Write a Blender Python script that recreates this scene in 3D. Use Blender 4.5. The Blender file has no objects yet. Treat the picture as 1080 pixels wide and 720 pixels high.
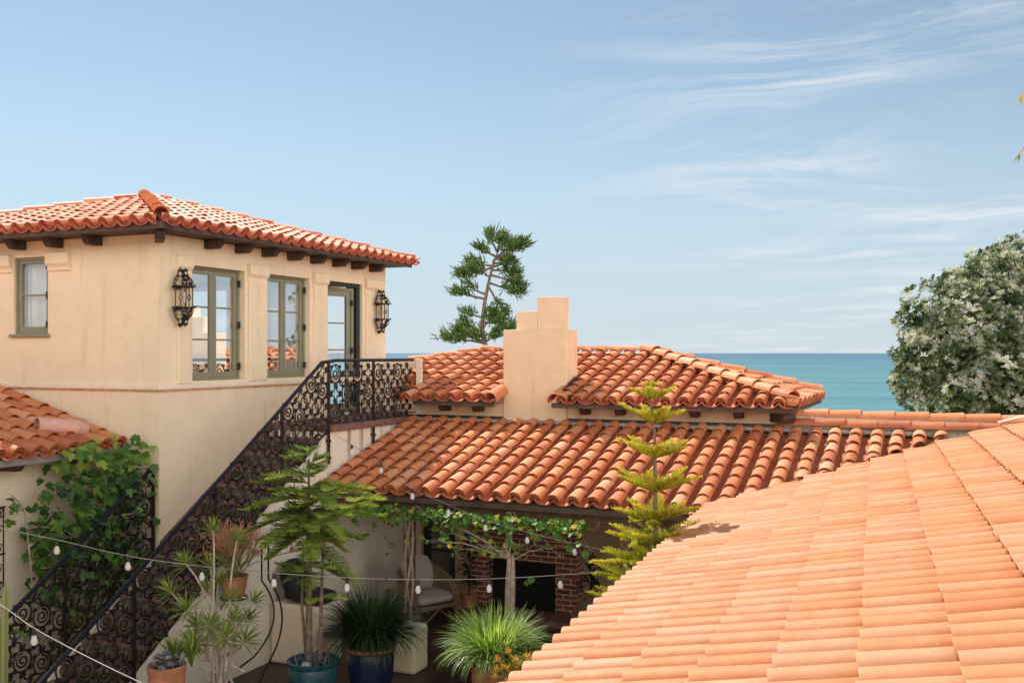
import bpy, bmesh, math, random
from math import sin, cos, pi, radians, sqrt, atan2
from mathutils import Vector, Matrix, noise as mnoise
random.seed(7)
C = bpy.context.scene.collection
E = 3.7                      # eye height above the patio (z = 0)
TH = radians(23.7)
F = 1050.0
ct, st = cos(TH), sin(TH)

def ray(px, py):
    u = (px-540)/F; v = (372-py)/F
    return (u*ct-st, u*st+ct, v)
def atY(px, py, Y):
    a = ray(px, py); d = Y/a[1]
    return Vector((a[0]*d, Y, E+a[2]*d))
def atX(px, py, X):
    a = ray(px, py); d = X/a[0]
    return Vector((X, a[1]*d, E+a[2]*d))
def atD(px, py, d):
    a = ray(px, py)
    return Vector((a[0]*d, a[1]*d, E+a[2]*d))

# ------------------------------------------------------------------ mesh builder
class MB:
    def __init__(s): s.v=[]; s.f=[]; s.c=[]; s.t=1.0
    def face(s, idx, t=None): s.f.append(tuple(idx)); s.c.append(s.t if t is None else t)
    def poly(s, pts, t=None):
        b=len(s.v); s.v += [tuple(p) for p in pts]; s.face(range(b, b+len(pts)), t)
    def box(s, x0,x1,y0,y1,z0,z1, t=None):
        b=len(s.v)
        for z in (z0,z1):
            for (x,y) in ((x0,y0),(x1,y0),(x1,y1),(x0,y1)): s.v.append((x,y,z))
        for q in ((3,2,1,0),(4,5,6,7),(0,1,5,4),(1,2,6,5),(2,3,7,6),(3,0,4,7)): s.face([b+i for i in q], t)
    def obox(s, M, sx,sy,sz, t=None):
        b=len(s.v)
        for z in (-sz/2,sz/2):
            for (x,y) in ((-sx/2,-sy/2),(sx/2,-sy/2),(sx/2,sy/2),(-sx/2,sy/2)): s.v.append(tuple(M@Vector((x,y,z))))
        for q in ((3,2,1,0),(4,5,6,7),(0,1,5,4),(1,2,6,5),(2,3,7,6),(3,0,4,7)): s.face([b+i for i in q], t)
    def beam(s, p0, p1, w, h, t=None):
        p0=Vector(p0); p1=Vector(p1); d=(p1-p0); L=d.length; d.normalize()
        up=Vector((0,0,1)) if abs(d.z)<.95 else Vector((0,1,0))
        a=d.cross(up).normalized(); u=a.cross(d)
        M=Matrix((d,a,u)).transposed().to_4x4(); M.translation=(p0+p1)/2
        s.obox(M, L, w, h, t)
    def tube(s, pts, r, n=6, t=None, cap=True, flat=None):
        pts=[Vector(p) for p in pts]; m=len(pts)
        if m<2: return
        rs = r if isinstance(r,(list,tuple)) else [r]*m
        b=len(s.v); prev=None
        for i,p in enumerate(pts):
            d=(pts[min(i+1,m-1)]-pts[max(i-1,0)])
            if d.length<1e-9: d=Vector((0,0,1))
            d.normalize()
            if prev is None:
                a=d.orthogonal().normalized() if flat is None else (flat-d*flat.dot(d)).normalized()
            else:
                a=prev-d*prev.dot(d)
                if a.length<1e-5: a=d.orthogonal()
                a.normalize()
            prev=a; u=d.cross(a)
            for k in range(n):
                g=2*pi*(k+.5)/n; q=p+(a*cos(g)+u*sin(g))*rs[i]; s.v.append(tuple(q))
        for i in range(m-1):
            for k in range(n):
                k2=(k+1)%n
                s.face((b+i*n+k,b+i*n+k2,b+(i+1)*n+k2,b+(i+1)*n+k), t)
        if cap:
            s.face([b+k for k in range(n)][::-1], t); s.face([b+(m-1)*n+k for k in range(n)], t)
    def lathe(s, c, prof, n=24, t=None):
        b=len(s.v); m=len(prof)
        for (r,z) in prof:
            for k in range(n):
                g=2*pi*k/n; s.v.append((c[0]+r*cos(g), c[1]+r*sin(g), c[2]+z))
        for i in range(m-1):
            for k in range(n):
                k2=(k+1)%n; s.face((b+i*n+k,b+i*n+k2,b+(i+1)*n+k2,b+(i+1)*n+k), t)
        s.face([b+k for k in range(n)][::-1], t); s.face([b+(m-1)*n+k for k in range(n)], t)
    def prism(s, prof, h0, h1, fn, t=None):
        """prof 2d polygon, fn(a,b,h)->point"""
        n=len(prof); b=len(s.v)
        for h in (h0,h1):
            for (a,c) in prof: s.v.append(tuple(fn(a,c,h)))
        s.face([b+i for i in range(n)], t); s.face([b+n+i for i in range(n)][::-1], t)
        for i in range(n):
            j=(i+1)%n; s.face((b+i,b+n+i,b+n+j,b+j), t)
    def build(s, name, mat, parent=None, smooth=False, cut=None, bevel=0, fixn=False):
        me=bpy.data.meshes.new(name); me.from_pydata(s.v, [], s.f); me.validate(clean_customdata=False)
        if len(me.polygons)==len(s.c):
            at=me.attributes.new('tint','FLOAT','FACE'); at.data.foreach_set('value', s.c)
        me.materials.append(mat)
        if cut or fixn or bevel:
            bm=bmesh.new(); bm.from_mesh(me)
            if cut:
                for (co,no) in cut:
                    g=bm.verts[:]+bm.edges[:]+bm.faces[:]
                    bmesh.ops.bisect_plane(bm, geom=g, plane_co=co, plane_no=no, clear_outer=True)
            if fixn: bmesh.ops.recalc_face_normals(bm, faces=bm.faces[:])
            if bevel:
                es=[e for e in bm.edges if len(e.link_faces)==2 and e.calc_face_angle(0)>.6]
                bmesh.ops.bevel(bm, geom=es, offset=bevel, segments=2, affect='EDGES', profile=.5)
            bm.to_mesh(me); bm.free()
        if smooth:
            me.polygons.foreach_set('use_smooth',[True]*len(me.polygons))
            try: me.set_sharp_from_angle(angle=radians(42))
            except Exception: pass
        o=bpy.data.objects.new(name, me); C.objects.link(o)
        if parent: o.parent=parent; o.matrix_parent_inverse=Matrix.Translation(-Vector(parent.location))@Matrix.Identity(4) if not any(parent.rotation_euler) else parent.matrix_basis.inverted()
        return o
def tag(o, label=None, cat=None, group=None, kind=None):
    if label: o['label']=label
    if cat: o['category']=cat
    if group: o['group']=group
    if kind: o['kind']=kind
    return o
def thing(name, label, cat, loc=(0,0,0), group=None):
    o=bpy.data.objects.new(name,None); C.objects.link(o); o.location=loc; o.empty_display_size=.1
    return tag(o,label,cat,group)
def copy_obj(o, parent=None, mi=None):
    c=o.copy(); C.objects.link(c)
    if parent: c.parent=parent; c.matrix_parent_inverse=o.matrix_parent_inverse.copy()
    for ch in [x for x in bpy.data.objects if x.parent==o]: copy_obj(ch,c)
    return c

# ------------------------------------------------------------------ materials
def newmat(name):
    m=bpy.data.materials.new(name); m.use_nodes=True; nt=m.node_tree
    return m, nt, nt.nodes, nt.links, nt.nodes['Principled BSDF']
def N(ns, t, **k):
    n=ns.new(t)
    for a,b in k.items(): setattr(n,a,b)
    return n
def coord(ns, ln, scale=(1,1,1)):
    g=N(ns,'ShaderNodeNewGeometry'); m=N(ns,'ShaderNodeMapping'); m.inputs['Scale'].default_value=scale
    ln.new(g.outputs['Position'], m.inputs['Vector']); return m.outputs['Vector']
def tex(ns, ln, vec, sc, det=4, rough=.55):
    n=N(ns,'ShaderNodeTexNoise'); n.inputs['Scale'].default_value=sc; n.inputs['Detail'].default_value=det; n.inputs['Roughness'].default_value=rough
    ln.new(vec, n.inputs['Vector']); return n.outputs['Fac']
def ramp(ns, ln, fac, stops):
    r=N(ns,'ShaderNodeValToRGB'); el=r.color_ramp.elements
    while len(el)<len(stops): el.new(.5)
    for e,(p,c) in zip(el,stops): e.position=p; e.color=(*c,1) if len(c)==3 else c
    ln.new(fac, r.inputs['Fac']); return r.outputs['Color']
def mix(ns, ln, fac, a, b, mode='MIX'):
    m=N(ns,'ShaderNodeMix'); m.data_type='RGBA'; m.blend_type=mode
    for i,x in ((0,fac),(6,a),(7,b)):
        if isinstance(x,(int,float)): m.inputs[i].default_value=x
        elif isinstance(x,tuple): m.inputs[i].default_value=(*x,1) if len(x)==3 else x
        else: ln.new(x, m.inputs[i])
    return m.outputs[2]
def bump(ns, ln, bs, h, strength=.3, dist=.01, prev=None):
    b=N(ns,'ShaderNodeBump'); b.inputs['Strength'].default_value=strength; b.inputs['Distance'].default_value=dist
    ln.new(h,b.inputs['Height'])
    if prev: ln.new(prev,b.inputs['Normal'])
    ln.new(b.outputs['Normal'], bs.inputs['Normal']); return b.outputs['Normal']
def simple(name, col, rough=.6, metal=0, var=.15, sc=8, bumps=.15, spec=.5):
    m,nt,ns,ln,bs=newmat(name); v=coord(ns,ln)
    f=tex(ns,ln,v,sc); d=tuple(c*(1-var) for c in col); l=tuple(min(1,c*(1+var)) for c in col)
    ln.new(ramp(ns,ln,f,[(.3,d),(.7,l)]), bs.inputs['Base Color'])
    bs.inputs['Roughness'].default_value=rough; bs.inputs['Metallic'].default_value=metal; bs.inputs['Specular IOR Level'].default_value=spec
    if bumps: bump(ns,ln,bs,tex(ns,ln,v,sc*6),bumps,.004)
    return m
def stucco(name, col, stain=.35, streak=False):
    m,nt,ns,ln,bs=newmat(name); v=coord(ns,ln)
    big=tex(ns,ln,v,.9,5,.6); med=tex(ns,ln,v,5,5,.6); fine=tex(ns,ln,v,45,4,.6)
    c=ramp(ns,ln,big,[(.3,tuple(x*.90 for x in col)),(.65,col)])
    c=mix(ns,ln,.35,c,ramp(ns,ln,med,[(.35,tuple(x*.87 for x in col)),(.7,tuple(min(1,x*1.05) for x in col))]))
    if stain:
        vs=coord(ns,ln,(4,4,.5)); s=tex(ns,ln,vs,1.3,6,.65)
        k=ramp(ns,ln,s,[(.56,(0,0,0)),(.78,(stain,)*3)])
        c=mix(ns,ln,k,c,(col[0]*.55,col[1]*.5,col[2]*.45))
    if streak:
        vs=coord(ns,ln,(7,7,.35)); s=tex(ns,ln,vs,1.0,4,.6)
        g=N(ns,'ShaderNodeNewGeometry'); sp=N(ns,'ShaderNodeSeparateXYZ'); ln.new(g.outputs['Position'],sp.inputs[0])
        mr=N(ns,'ShaderNodeMapRange'); mr.inputs[1].default_value=1.9; mr.inputs[2].default_value=2.75; ln.new(sp.outputs[2],mr.inputs[0])
        k=ramp(ns,ln,s,[(.53,(0,0,0)),(.63,(.85,)*3)])
        k=mix(ns,ln,1.0,k,mr.outputs[0],'MULTIPLY')
        c=mix(ns,ln,k,c,(.10,.07,.05))
    ln.new(c,bs.inputs['Base Color']); bs.inputs['Roughness'].default_value=.9; bs.inputs['Specular IOR Level'].default_value=.2
    n1=bump(ns,ln,bs,med,.5,.025); bump(ns,ln,bs,fine,.45,.004,n1)
    return m
def tile_mat(name, cols, spec=.3, dirt=.5, grain=1.0):
    m,nt,ns,ln,bs=newmat(name); v=coord(ns,ln)
    a=N(ns,'ShaderNodeAttribute'); a.attribute_name='tint'
    c=ramp(ns,ln,a.outputs['Fac'],cols)
    med=tex(ns,ln,v,9,5,.65); fine=tex(ns,ln,v,90,3,.6)
    c=mix(ns,ln,.30,c,ramp(ns,ln,med,[(.3,cols[0][1]),(.72,cols[-1][1])]))
    # pale mineral bloom and lichen
    pv=tex(ns,ln,v,3.5,6,.7); k=ramp(ns,ln,pv,[(.54,(0,0,0)),(.72,(.45*dirt,)*3)])
    c=mix(ns,ln,k,c,(.66,.44,.34))
    vo=N(ns,'ShaderNodeTexVoronoi'); vo.inputs['Scale'].default_value=16; ln.new(v,vo.inputs['Vector'])
    k2=ramp(ns,ln,vo.outputs['Distance'],[(.035,(.7,)*3),(.06,(0,0,0))])
    c=mix(ns,ln,k2,c,(.72,.62,.55))
    gk=tex(ns,ln,v,6.3,5,.7); k3=ramp(ns,ln,gk,[(.63,(0,0,0)),(.74,(.6*dirt,)*3)])
    c=mix(ns,ln,k3,c,(.20,.13,.11))
    ln.new(c,bs.inputs['Base Color']); bs.inputs['Roughness'].default_value=.62; bs.inputs['Specular IOR Level'].default_value=spec
    n1=bump(ns,ln,bs,med,.25*grain,.008); bump(ns,ln,bs,fine,.25*grain,.002,n1)
    return m
def leafmat(name, cols, trans=.35, rough=.5):
    m,nt,ns,ln,bs=newmat(name)
    a=N(ns,'ShaderNodeAttribute'); a.attribute_name='tint'
    c=ramp(ns,ln,a.outputs['Fac'],cols)
    ln.new(c,bs.inputs['Base Color']); bs.inputs['Roughness'].default_value=rough; bs.inputs['Specular IOR Level'].default_value=.35
    t=N(ns,'ShaderNodeBsdfTranslucent'); c2=mix(ns,ln,1.0,c,(1.5,1.6,.7,1),'MULTIPLY'); ln.new(c2,t.inputs['Color'])
    x=N(ns,'ShaderNodeMixShader'); x.inputs[0].default_value=trans
    ln.new(bs.outputs[0],x.inputs[1]); ln.new(t.outputs[0],x.inputs[2]); ln.new(x.outputs[0],ns['Material Output'].inputs[0])
    return m
def glassmat(name, refl=.5, tintc=(.9,.95,.95)):
    m,nt,ns,ln,bs=newmat(name)
    g=N(ns,'ShaderNodeBsdfGlossy'); g.inputs['Roughness'].default_value=.015; g.inputs['Color'].default_value=(.97,.98,1,1)
    t=N(ns,'ShaderNodeBsdfTransparent'); t.inputs['Color'].default_value=(*tintc,1)
    x=N(ns,'ShaderNodeMixShader'); x.inputs[0].default_value=refl
    v=coord(ns,ln); b=N(ns,'ShaderNodeBump'); b.inputs['Strength'].default_value=.05; b.inputs['Distance'].default_value=.01
    ln.new(tex(ns,ln,v,3,2),b.inputs['Height']); ln.new(b.outputs[0],g.inputs['Normal'])
    ln.new(t.outputs[0],x.inputs[1]); ln.new(g.outputs[0],x.inputs[2]); ln.new(x.outputs[0],ns['Material Output'].inputs[0])
    return m
def brickmat(name, c1, c2, mortar, bw=.22, bh=.072):
    m,nt,ns,ln,bs=newmat(name)
    g=N(ns,'ShaderNodeNewGeometry'); sp=N(ns,'ShaderNodeSeparateXYZ'); ln.new(g.outputs['Position'],sp.inputs[0])
    ad=N(ns,'ShaderNodeMath'); ad.operation='ADD'; ln.new(sp.outputs[0],ad.inputs[0]); ln.new(sp.outputs[1],ad.inputs[1])
    cb=N(ns,'ShaderNodeCombineXYZ'); ln.new(ad.outputs[0],cb.inputs[0]); ln.new(sp.outputs[2],cb.inputs[1])
    b=N(ns,'ShaderNodeTexBrick'); b.inputs['Scale'].default_value=1; b.inputs['Brick Width'].default_value=bw; b.inputs['Row Height'].default_value=bh
    b.inputs['Mortar Size'].default_value=.009; b.inputs['Mortar Smooth'].default_value=.3
    b.inputs['Color1'].default_value=(*c1,1); b.inputs['Color2'].default_value=(*c2,1); b.inputs['Mortar'].default_value=(*mortar,1)
    v=coord(ns,ln); nz=tex(ns,ln,v,14,5)
    vm=N(ns,'ShaderNodeVectorMath'); vm.operation='MULTIPLY_ADD'; vm.inputs[1].default_value=(.012,.012,0)
    n2=N(ns,'ShaderNodeTexNoise'); n2.inputs['Scale'].default_value=9; ln.new(v,n2.inputs['Vector'])
    ln.new(n2.outputs['Color'],vm.inputs[0]); ln.new(cb.outputs[0],vm.inputs[2]); ln.new(vm.outputs[0],b.inputs['Vector'])
    c=mix(ns,ln,.5,b.outputs['Color'],mix(ns,ln,1.0,b.outputs['Color'],ramp(ns,ln,nz,[(.3,(.4,)*3),(.7,(1.3,)*3)]),'MULTIPLY'))
    ln.new(c,bs.inputs['Base Color']); bs.inputs['Roughness'].default_value=.9
    inv=N(ns,'ShaderNodeMath'); inv.operation='SUBTRACT'; inv.inputs[0].default_value=1; ln.new(b.outputs['Fac'],inv.inputs[1])
    bump(ns,ln,bs,inv.outputs[0],.8,.01)
    return m
def floormat(name, c1, c2, mortar, size=.3):
    m,nt,ns,ln,bs=newmat(name); v=coord(ns,ln)
    b=N(ns,'ShaderNodeTexBrick'); b.offset=0; b.inputs['Scale'].default_value=1; b.inputs['Brick Width'].default_value=size; b.inputs['Row Height'].default_value=size
    b.inputs['Mortar Size'].default_value=.008
    b.inputs['Color1'].default_value=(*c1,1); b.inputs['Color2'].default_value=(*c2,1); b.inputs['Mortar'].default_value=(*mortar,1)
    ln.new(v,b.inputs['Vector'])
    nz=tex(ns,ln,v,5,6,.65)
    c=mix(ns,ln,1.0,b.outputs['Color'],ramp(ns,ln,nz,[(.3,(.6,)*3),(.7,(1.2,)*3)]),'MULTIPLY')
    ln.new(c,bs.inputs['Base Color']); bs.inputs['Roughness'].default_value=.5
    bump(ns,ln,bs,nz,.2,.004)
    return m

M={}
M['tower']=stucco('tower_stucco',(.85,.69,.49),.45)
M['towerlow']=stucco('wing_stucco',(.84,.70,.53),.4)
M['cream']=stucco('cream_stucco',(.86,.76,.61),.3,True)
M['ochre']=stucco('ochre_stucco',(.83,.61,.40),.5)
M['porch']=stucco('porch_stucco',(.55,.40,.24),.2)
M['band']=stucco('band_stucco',(.85,.70,.54),.3)
M['tile']=tile_mat('clay_tile',[(0,(.36,.075,.025)),(.25,(.53,.145,.048)),(.6,(.68,.245,.09)),(.85,(.73,.32,.14)),(1,(.73,.38,.22))])
M['tilered']=tile_mat('red_clay_tile',[(0,(.40,.06,.025)),(.4,(.58,.16,.07)),(.75,(.70,.30,.155)),(1,(.74,.40,.26))],dirt=.5)
M['tilenear']=tile_mat('peach_clay_tile',[(0,(.44,.11,.028)),(.35,(.545,.19,.058)),(.7,(.575,.245,.10)),(1,(.58,.30,.165))],dirt=.5)
M['tilepink']=simple('pink_clay',(.55,.30,.24),.8,var=.25,sc=5)
M['wood']=simple('dark_brown_wood',(.075,.045,.033),.7,var=.4,sc=7,bumps=.4)
M['postwood']=simple('weathered_post_wood',(.16,.09,.06),.8,var=.4,sc=10,bumps=.6)
M['greywood']=simple('grey_flashing',(.22,.20,.18),.6,var=.25)
M['flash']=simple('lead_flashing',(.34,.30,.26),.7,var=.3,sc=6)
M['darkmetal']=simple('dark_metal_flashing',(.05,.05,.05),.45,metal=.5)
M['iron']=simple('wrought_iron',(.028,.02,.018),.42,metal=.35,var=.5,sc=20,bumps=.2)
M['ironblue']=simple('painted_handrail',(.012,.014,.022),.32,metal=.2,var=.2)
M['sage']=simple('sage_green_paint',(.235,.225,.145),.5,var=.08,bumps=.05)
M['dkgreen']=simple('dark_green_paint',(.02,.026,.02),.5,var=.1,bumps=.05)
M['glass']=glassmat('window_glass',.62)
M['glassdoor']=glassmat('door_glass',.12,(.97,.98,.98))
M['lglass']=glassmat('lantern_glass',.05,(.97,.95,.9))
M['curtain']=simple('white_curtain',(.72,.68,.66),.9,var=.08,sc=4,bumps=0)
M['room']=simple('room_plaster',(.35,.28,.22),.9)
M['patio']=floormat('patio_tile',(.085,.035,.025),(.055,.026,.02),(.05,.035,.028))
M['step']=simple('pink_brick_tread',(.20,.095,.075),.8,var=.3,sc=14,bumps=.4)
M['riser']=simple('patterned_riser',(.11,.10,.055),.6,var=.6,sc=22)
M['brick']=brickmat('fireplace_brick',(.30,.085,.05),(.17,.055,.035),(.62,.50,.42))
M['soot']=simple('soot',(.012,.011,.010),.95)
M['terra']=simple('terracotta_pot',(.42,.17,.09),.8,var=.3,sc=7)
M['soil']=simple('soil',(.03,.02,.014),.95,var=.4,sc=30,bumps=.8)
M['bark']=simple('bark',(.19,.13,.09),.9,var=.45,sc=18,bumps=.9)
M['barkpale']=simple('pale_bark',(.38,.29,.23),.85,var=.35,sc=20,bumps=.6)
M['stem']=simple('pale_grey_stem',(.50,.42,.36),.8,var=.25,sc=25,bumps=.5)
M['cord']=simple('string_cord',(.42,.37,.32),.7,var=.1)
M['corddark']=simple('dark_cord',(.20,.17,.15),.7,var=.1)
M['socket']=simple('bulb_socket',(.015,.012,.010),.5)
M['cushion']=simple('grey_cushion_fabric',(.40,.35,.32),.9,var=.08,sc=4,bumps=.15)
M['blanket']=simple('blue_grey_blanket',(.20,.22,.26),.9,var=.12,sc=6)
M['blackfab']=simple('black_fabric',(.012,.012,.013),.8)
M['stone']=simple('grey_stone',(.4,.38,.36),.8,sc=12)

def bulbmat():
    m,nt,ns,ln,bs=newmat('bulb_glass')
    bs.inputs['Base Color'].default_value=(.85,.84,.8,1); bs.inputs['Roughness'].default_value=.12
    t=N(ns,'ShaderNodeBsdfTransparent'); x=N(ns,'ShaderNodeMixShader'); x.inputs[0].default_value=.55
    ln.new(t.outputs[0],x.inputs[1]); ln.new(bs.outputs[0],x.inputs[2]); ln.new(x.outputs[0],ns['Material Output'].inputs[0])
    return m
M['bulb']=bulbmat()
def glaze(name, stops, zc, zs):
    m,nt,ns,ln,bs=newmat(name); v=coord(ns,ln)
    f=tex(ns,ln,coord(ns,ln,(6,6,2)),1.5,5,.7)
    ln.new(ramp(ns,ln,f,stops),bs.inputs['Base Color']); bs.inputs['Roughness'].default_value=.22
    bump(ns,ln,bs,tex(ns,ln,v,20),.1,.004); return m
M['tealpot']=glaze('teal_glaze',[(.3,(.010,.035,.05)),(.55,(.02,.09,.12)),(.75,(.05,.19,.22))],0,0)
M['bluepot']=glaze('cobalt_glaze',[(.3,(.008,.012,.035)),(.6,(.015,.025,.08)),(.8,(.04,.05,.12))],0,0)
def wicker():
    m,nt,ns,ln,bs=newmat('rattan_wicker'); v=coord(ns,ln)
    w=N(ns,'ShaderNodeTexWave'); w.bands_direction='Z'; w.inputs['Scale'].default_value=14; w.inputs['Distortion'].default_value=1.5; ln.new(v,w.inputs['Vector'])
    w2=N(ns,'ShaderNodeTexWave'); w2.bands_direction='DIAGONAL'; w2.inputs['Scale'].default_value=16; ln.new(v,w2.inputs['Vector'])
    f=mix(ns,ln,.5,w.outputs['Color'],w2.outputs['Color'])
    ln.new(ramp(ns,ln,f,[(.2,(.09,.055,.03)),(.8,(.30,.20,.12))]),bs.inputs['Base Color']); bs.inputs['Roughness'].default_value=.6
    bump(ns,ln,bs,f,.6,.008); return m
M['wicker']=wicker()
M['fig']=leafmat('fig_leaf',[(0,(.025,.065,.018)),(.5,(.065,.145,.03)),(.85,(.13,.25,.04)),(1,(.28,.38,.06))])
M['pineleaf']=leafmat('norfolk_needle',[(0,(.11,.15,.02)),(.5,(.38,.38,.03)),(1,(.68,.56,.08))],.4)
M['pinedark']=leafmat('potted_pine_needle',[(0,(.04,.07,.015)),(.5,(.13,.19,.03)),(.85,(.30,.37,.05)),(1,(.44,.50,.09))],.35)
M['farpine']=leafmat('far_pine_needle',[(0,(.04,.09,.02)),(.6,(.12,.19,.045)),(1,(.26,.32,.08))],.35)
M['grassd']=leafmat('dark_grass_blade',[(0,(.006,.018,.006)),(.6,(.02,.05,.014)),(1,(.07,.12,.03))],.2)
M['grassl']=leafmat('bright_grass_blade',[(0,(.06,.13,.02)),(.5,(.20,.32,.06)),(1,(.58,.64,.30))],.35)
M['spiky']=leafmat('spiky_leaf',[(0,(.05,.10,.02)),(.5,(.17,.25,.05)),(1,(.45,.46,.12))],.35)
M['pink']=leafmat('pink_pencil_stem',[(0,(.26,.30,.08)),(.45,(.52,.40,.18)),(1,(.74,.36,.28))],.3)
M['succ']=leafmat('blue_grey_succulent',[(0,(.10,.12,.13)),(1,(.34,.36,.38))],.1)
M['vine']=leafmat('vine_leaf',[(0,(.04,.11,.015)),(.6,(.12,.24,.03)),(.9,(.34,.40,.05)),(1,(.6,.42,.05))],.4)
M['bigleaf']=leafmat('silver_green_leaf',[(0,(.028,.05,.014)),(.3,(.075,.11,.03)),(.55,(.22,.25,.14)),(.85,(.52,.52,.44)),(1,(.68,.66,.60))],.18)
M['yellowsucc']=leafmat('yellow_succulent',[(0,(.35,.36,.05)),(1,(.65,.28,.06))],.2)
M['palm']=leafmat('palm_frond',[(0,(.20,.20,.05)),(1,(.50,.34,.10))],.3)
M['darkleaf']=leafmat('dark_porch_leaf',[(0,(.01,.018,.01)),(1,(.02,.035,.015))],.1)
M['cactus']=leafmat('cactus_skin',[(0,(.16,.20,.06)),(1,(.40,.42,.16))],.05)

# ------------------------------------------------------------------ roof tiles
def banded(mb, p, s, e, n, L, R0, R1, lift, tint, flat):
    """barrel tile whose upper, sheltered end keeps its fresher clay colour"""
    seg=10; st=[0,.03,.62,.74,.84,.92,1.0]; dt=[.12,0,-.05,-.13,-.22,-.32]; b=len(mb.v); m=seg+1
    for f in st:
        rr=R0+(R1-R0)*f; zz=lift*(1-f)
        for i in range(m):
            g=pi*i/seg; q=p+s*(L*f)+e*(cos(g)*rr)+n*(sin(g)*rr*flat+zz); mb.v.append((q.x,q.y,q.z))
    for j in range(len(st)-1):
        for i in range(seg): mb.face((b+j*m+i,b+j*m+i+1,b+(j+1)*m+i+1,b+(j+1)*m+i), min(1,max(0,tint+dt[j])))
    c=len(mb.v)
    for i in range(m):
        g=pi*i/seg; q=p+e*(cos(g)*(R0-.014))+n*(sin(g)*(R0-.014)*flat+lift); mb.v.append((q.x,q.y,q.z))
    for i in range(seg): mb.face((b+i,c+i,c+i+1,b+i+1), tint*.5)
def tile(mb, p, s, e, n, L, R0, R1, lift, tint, inv=False, seg=9, flat=.82, th=.014, ang=pi):
    """barrel tile: p low end base point, s axis up slope, e across, n normal"""
    b=len(mb.v); sg=-1 if inv else 1
    a0=(pi-ang)/2
    for (k,(rr,zz,ss)) in enumerate(((R0,lift,0),(R1,0,L),(R0-th,lift,0),(R1-th,0,L))):
        for i in range(seg+1):
            g=a0+ang*i/seg
            q=p+s*ss+e*(cos(g)*rr)+n*(sg*sin(g)*rr*flat+zz)
            mb.v.append((q.x,q.y,q.z))
    m=seg+1
    for i in range(seg):
        o=(b+i,b+i+1,b+m+i+1,b+m+i)
        mb.face(o if not inv else o[::-1], tint)
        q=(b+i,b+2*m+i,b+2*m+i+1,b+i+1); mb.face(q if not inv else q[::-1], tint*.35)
        w=(b+2*m+i,b+3*m+i,b+3*m+i+1,b+2*m+i+1); mb.face(w if not inv else w[::-1], tint*.5)  # end and inner faces tinted darker, shade put into the colour
def field(mb, O, e, s, n, i0, i1, j0, j1, c, L, R, pan=True, lift=.03, boost=True, jit=1.0, hb=.035, tb=.5, tv=.28, flat=.82):
    for i in range(i0,i1):
        cj=random.gauss(0,.003)*jit; ct_=random.gauss(0,.06)
        for j in range(j0,j1):
            tn=min(1,max(0,random.gauss(tb+ct_,tv)))
            p=O+e*(i*c+cj+random.gauss(0,.002)*jit)+s*(j*L+random.gauss(0,.005)*jit)+n*(hb+random.gauss(0,.0025)*jit)
            ee=(e+s*random.gauss(0,.014)*jit).normalized(); ss=(s+e*random.gauss(0,.013)*jit).normalized()
            (banded if not pan else tile)(mb,p,ss,ee,n,L+.06,R*(1+random.gauss(0,.02)),R*.9,lift,tn,flat=flat)
            if boost and j==0:
                for b_ in (1,2):
                    tile(mb,p-n*.022*b_+s*.012*b_,ss,ee,n,L*.6,R*.99,R*.93,lift,max(0,tn-.45),flat=flat)  # boosters tinted darker: shade under the eave painted into the tint
            if pan:
                p2=O+e*((i+.5)*c+cj)+s*(j*L-.015)+n*(hb+.012)
                tile(mb,p2,s,e,n,L+.05,c*.5-.01+.012,c*.5-.014,lift*.7,max(0,min(1,random.gauss(.10,.08))),inv=True,flat=.62,seg=7)  # pans tinted low, painting the shade between the barrels
def cutpoly(poly):
    """vertical planes keeping inside of a convex CCW plan polygon"""
    r=[]; n=len(poly)
    for i in range(n):
        a=poly[i]; b=poly[(i+1)%n]
        if a is None or b is None: continue
        dx,dy=b[0]-a[0],b[1]-a[1]
        r.append((Vector((a[0],a[1],0)),Vector((dy,-dx,0)).normalized()))
    return r
def caps(mb, p0, p1, R=.09, L=.34, lift=.03, tb=.5, tv=.25, over=.06, flat=.85):
    p0=Vector(p0); p1=Vector(p1); d=p1-p0; T=d.length; s=d.normalized(); e=s.cross(Vector((0,0,1))).normalized(); n=e.cross(s)
    k=max(1,round(T/L)); l=T/k
    for i in range(k):
        e2=(e+s*random.gauss(0,.01)).normalized()
        tile(mb,p0+s*(i*l)+n*random.gauss(0,.003),s,e2,n,l+over,R,R*.9,lift,min(1,max(0,random.gauss(tb,tv))),flat=flat)
EXPEAVE=.022
def deck(name, pts, mat, parent, th=.05):
    mb=MB(); n=len(pts)
    top=[Vector(p) for p in pts]; bot=[Vector(p)-Vector((0,0,th)) for p in pts]
    mb.poly(top); mb.poly(bot[::-1])
    for i in range(n):
        j=(i+1)%n; mb.poly([top[i],bot[i],bot[j],top[j]])
    return mb.build(name,mat,parent)

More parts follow.
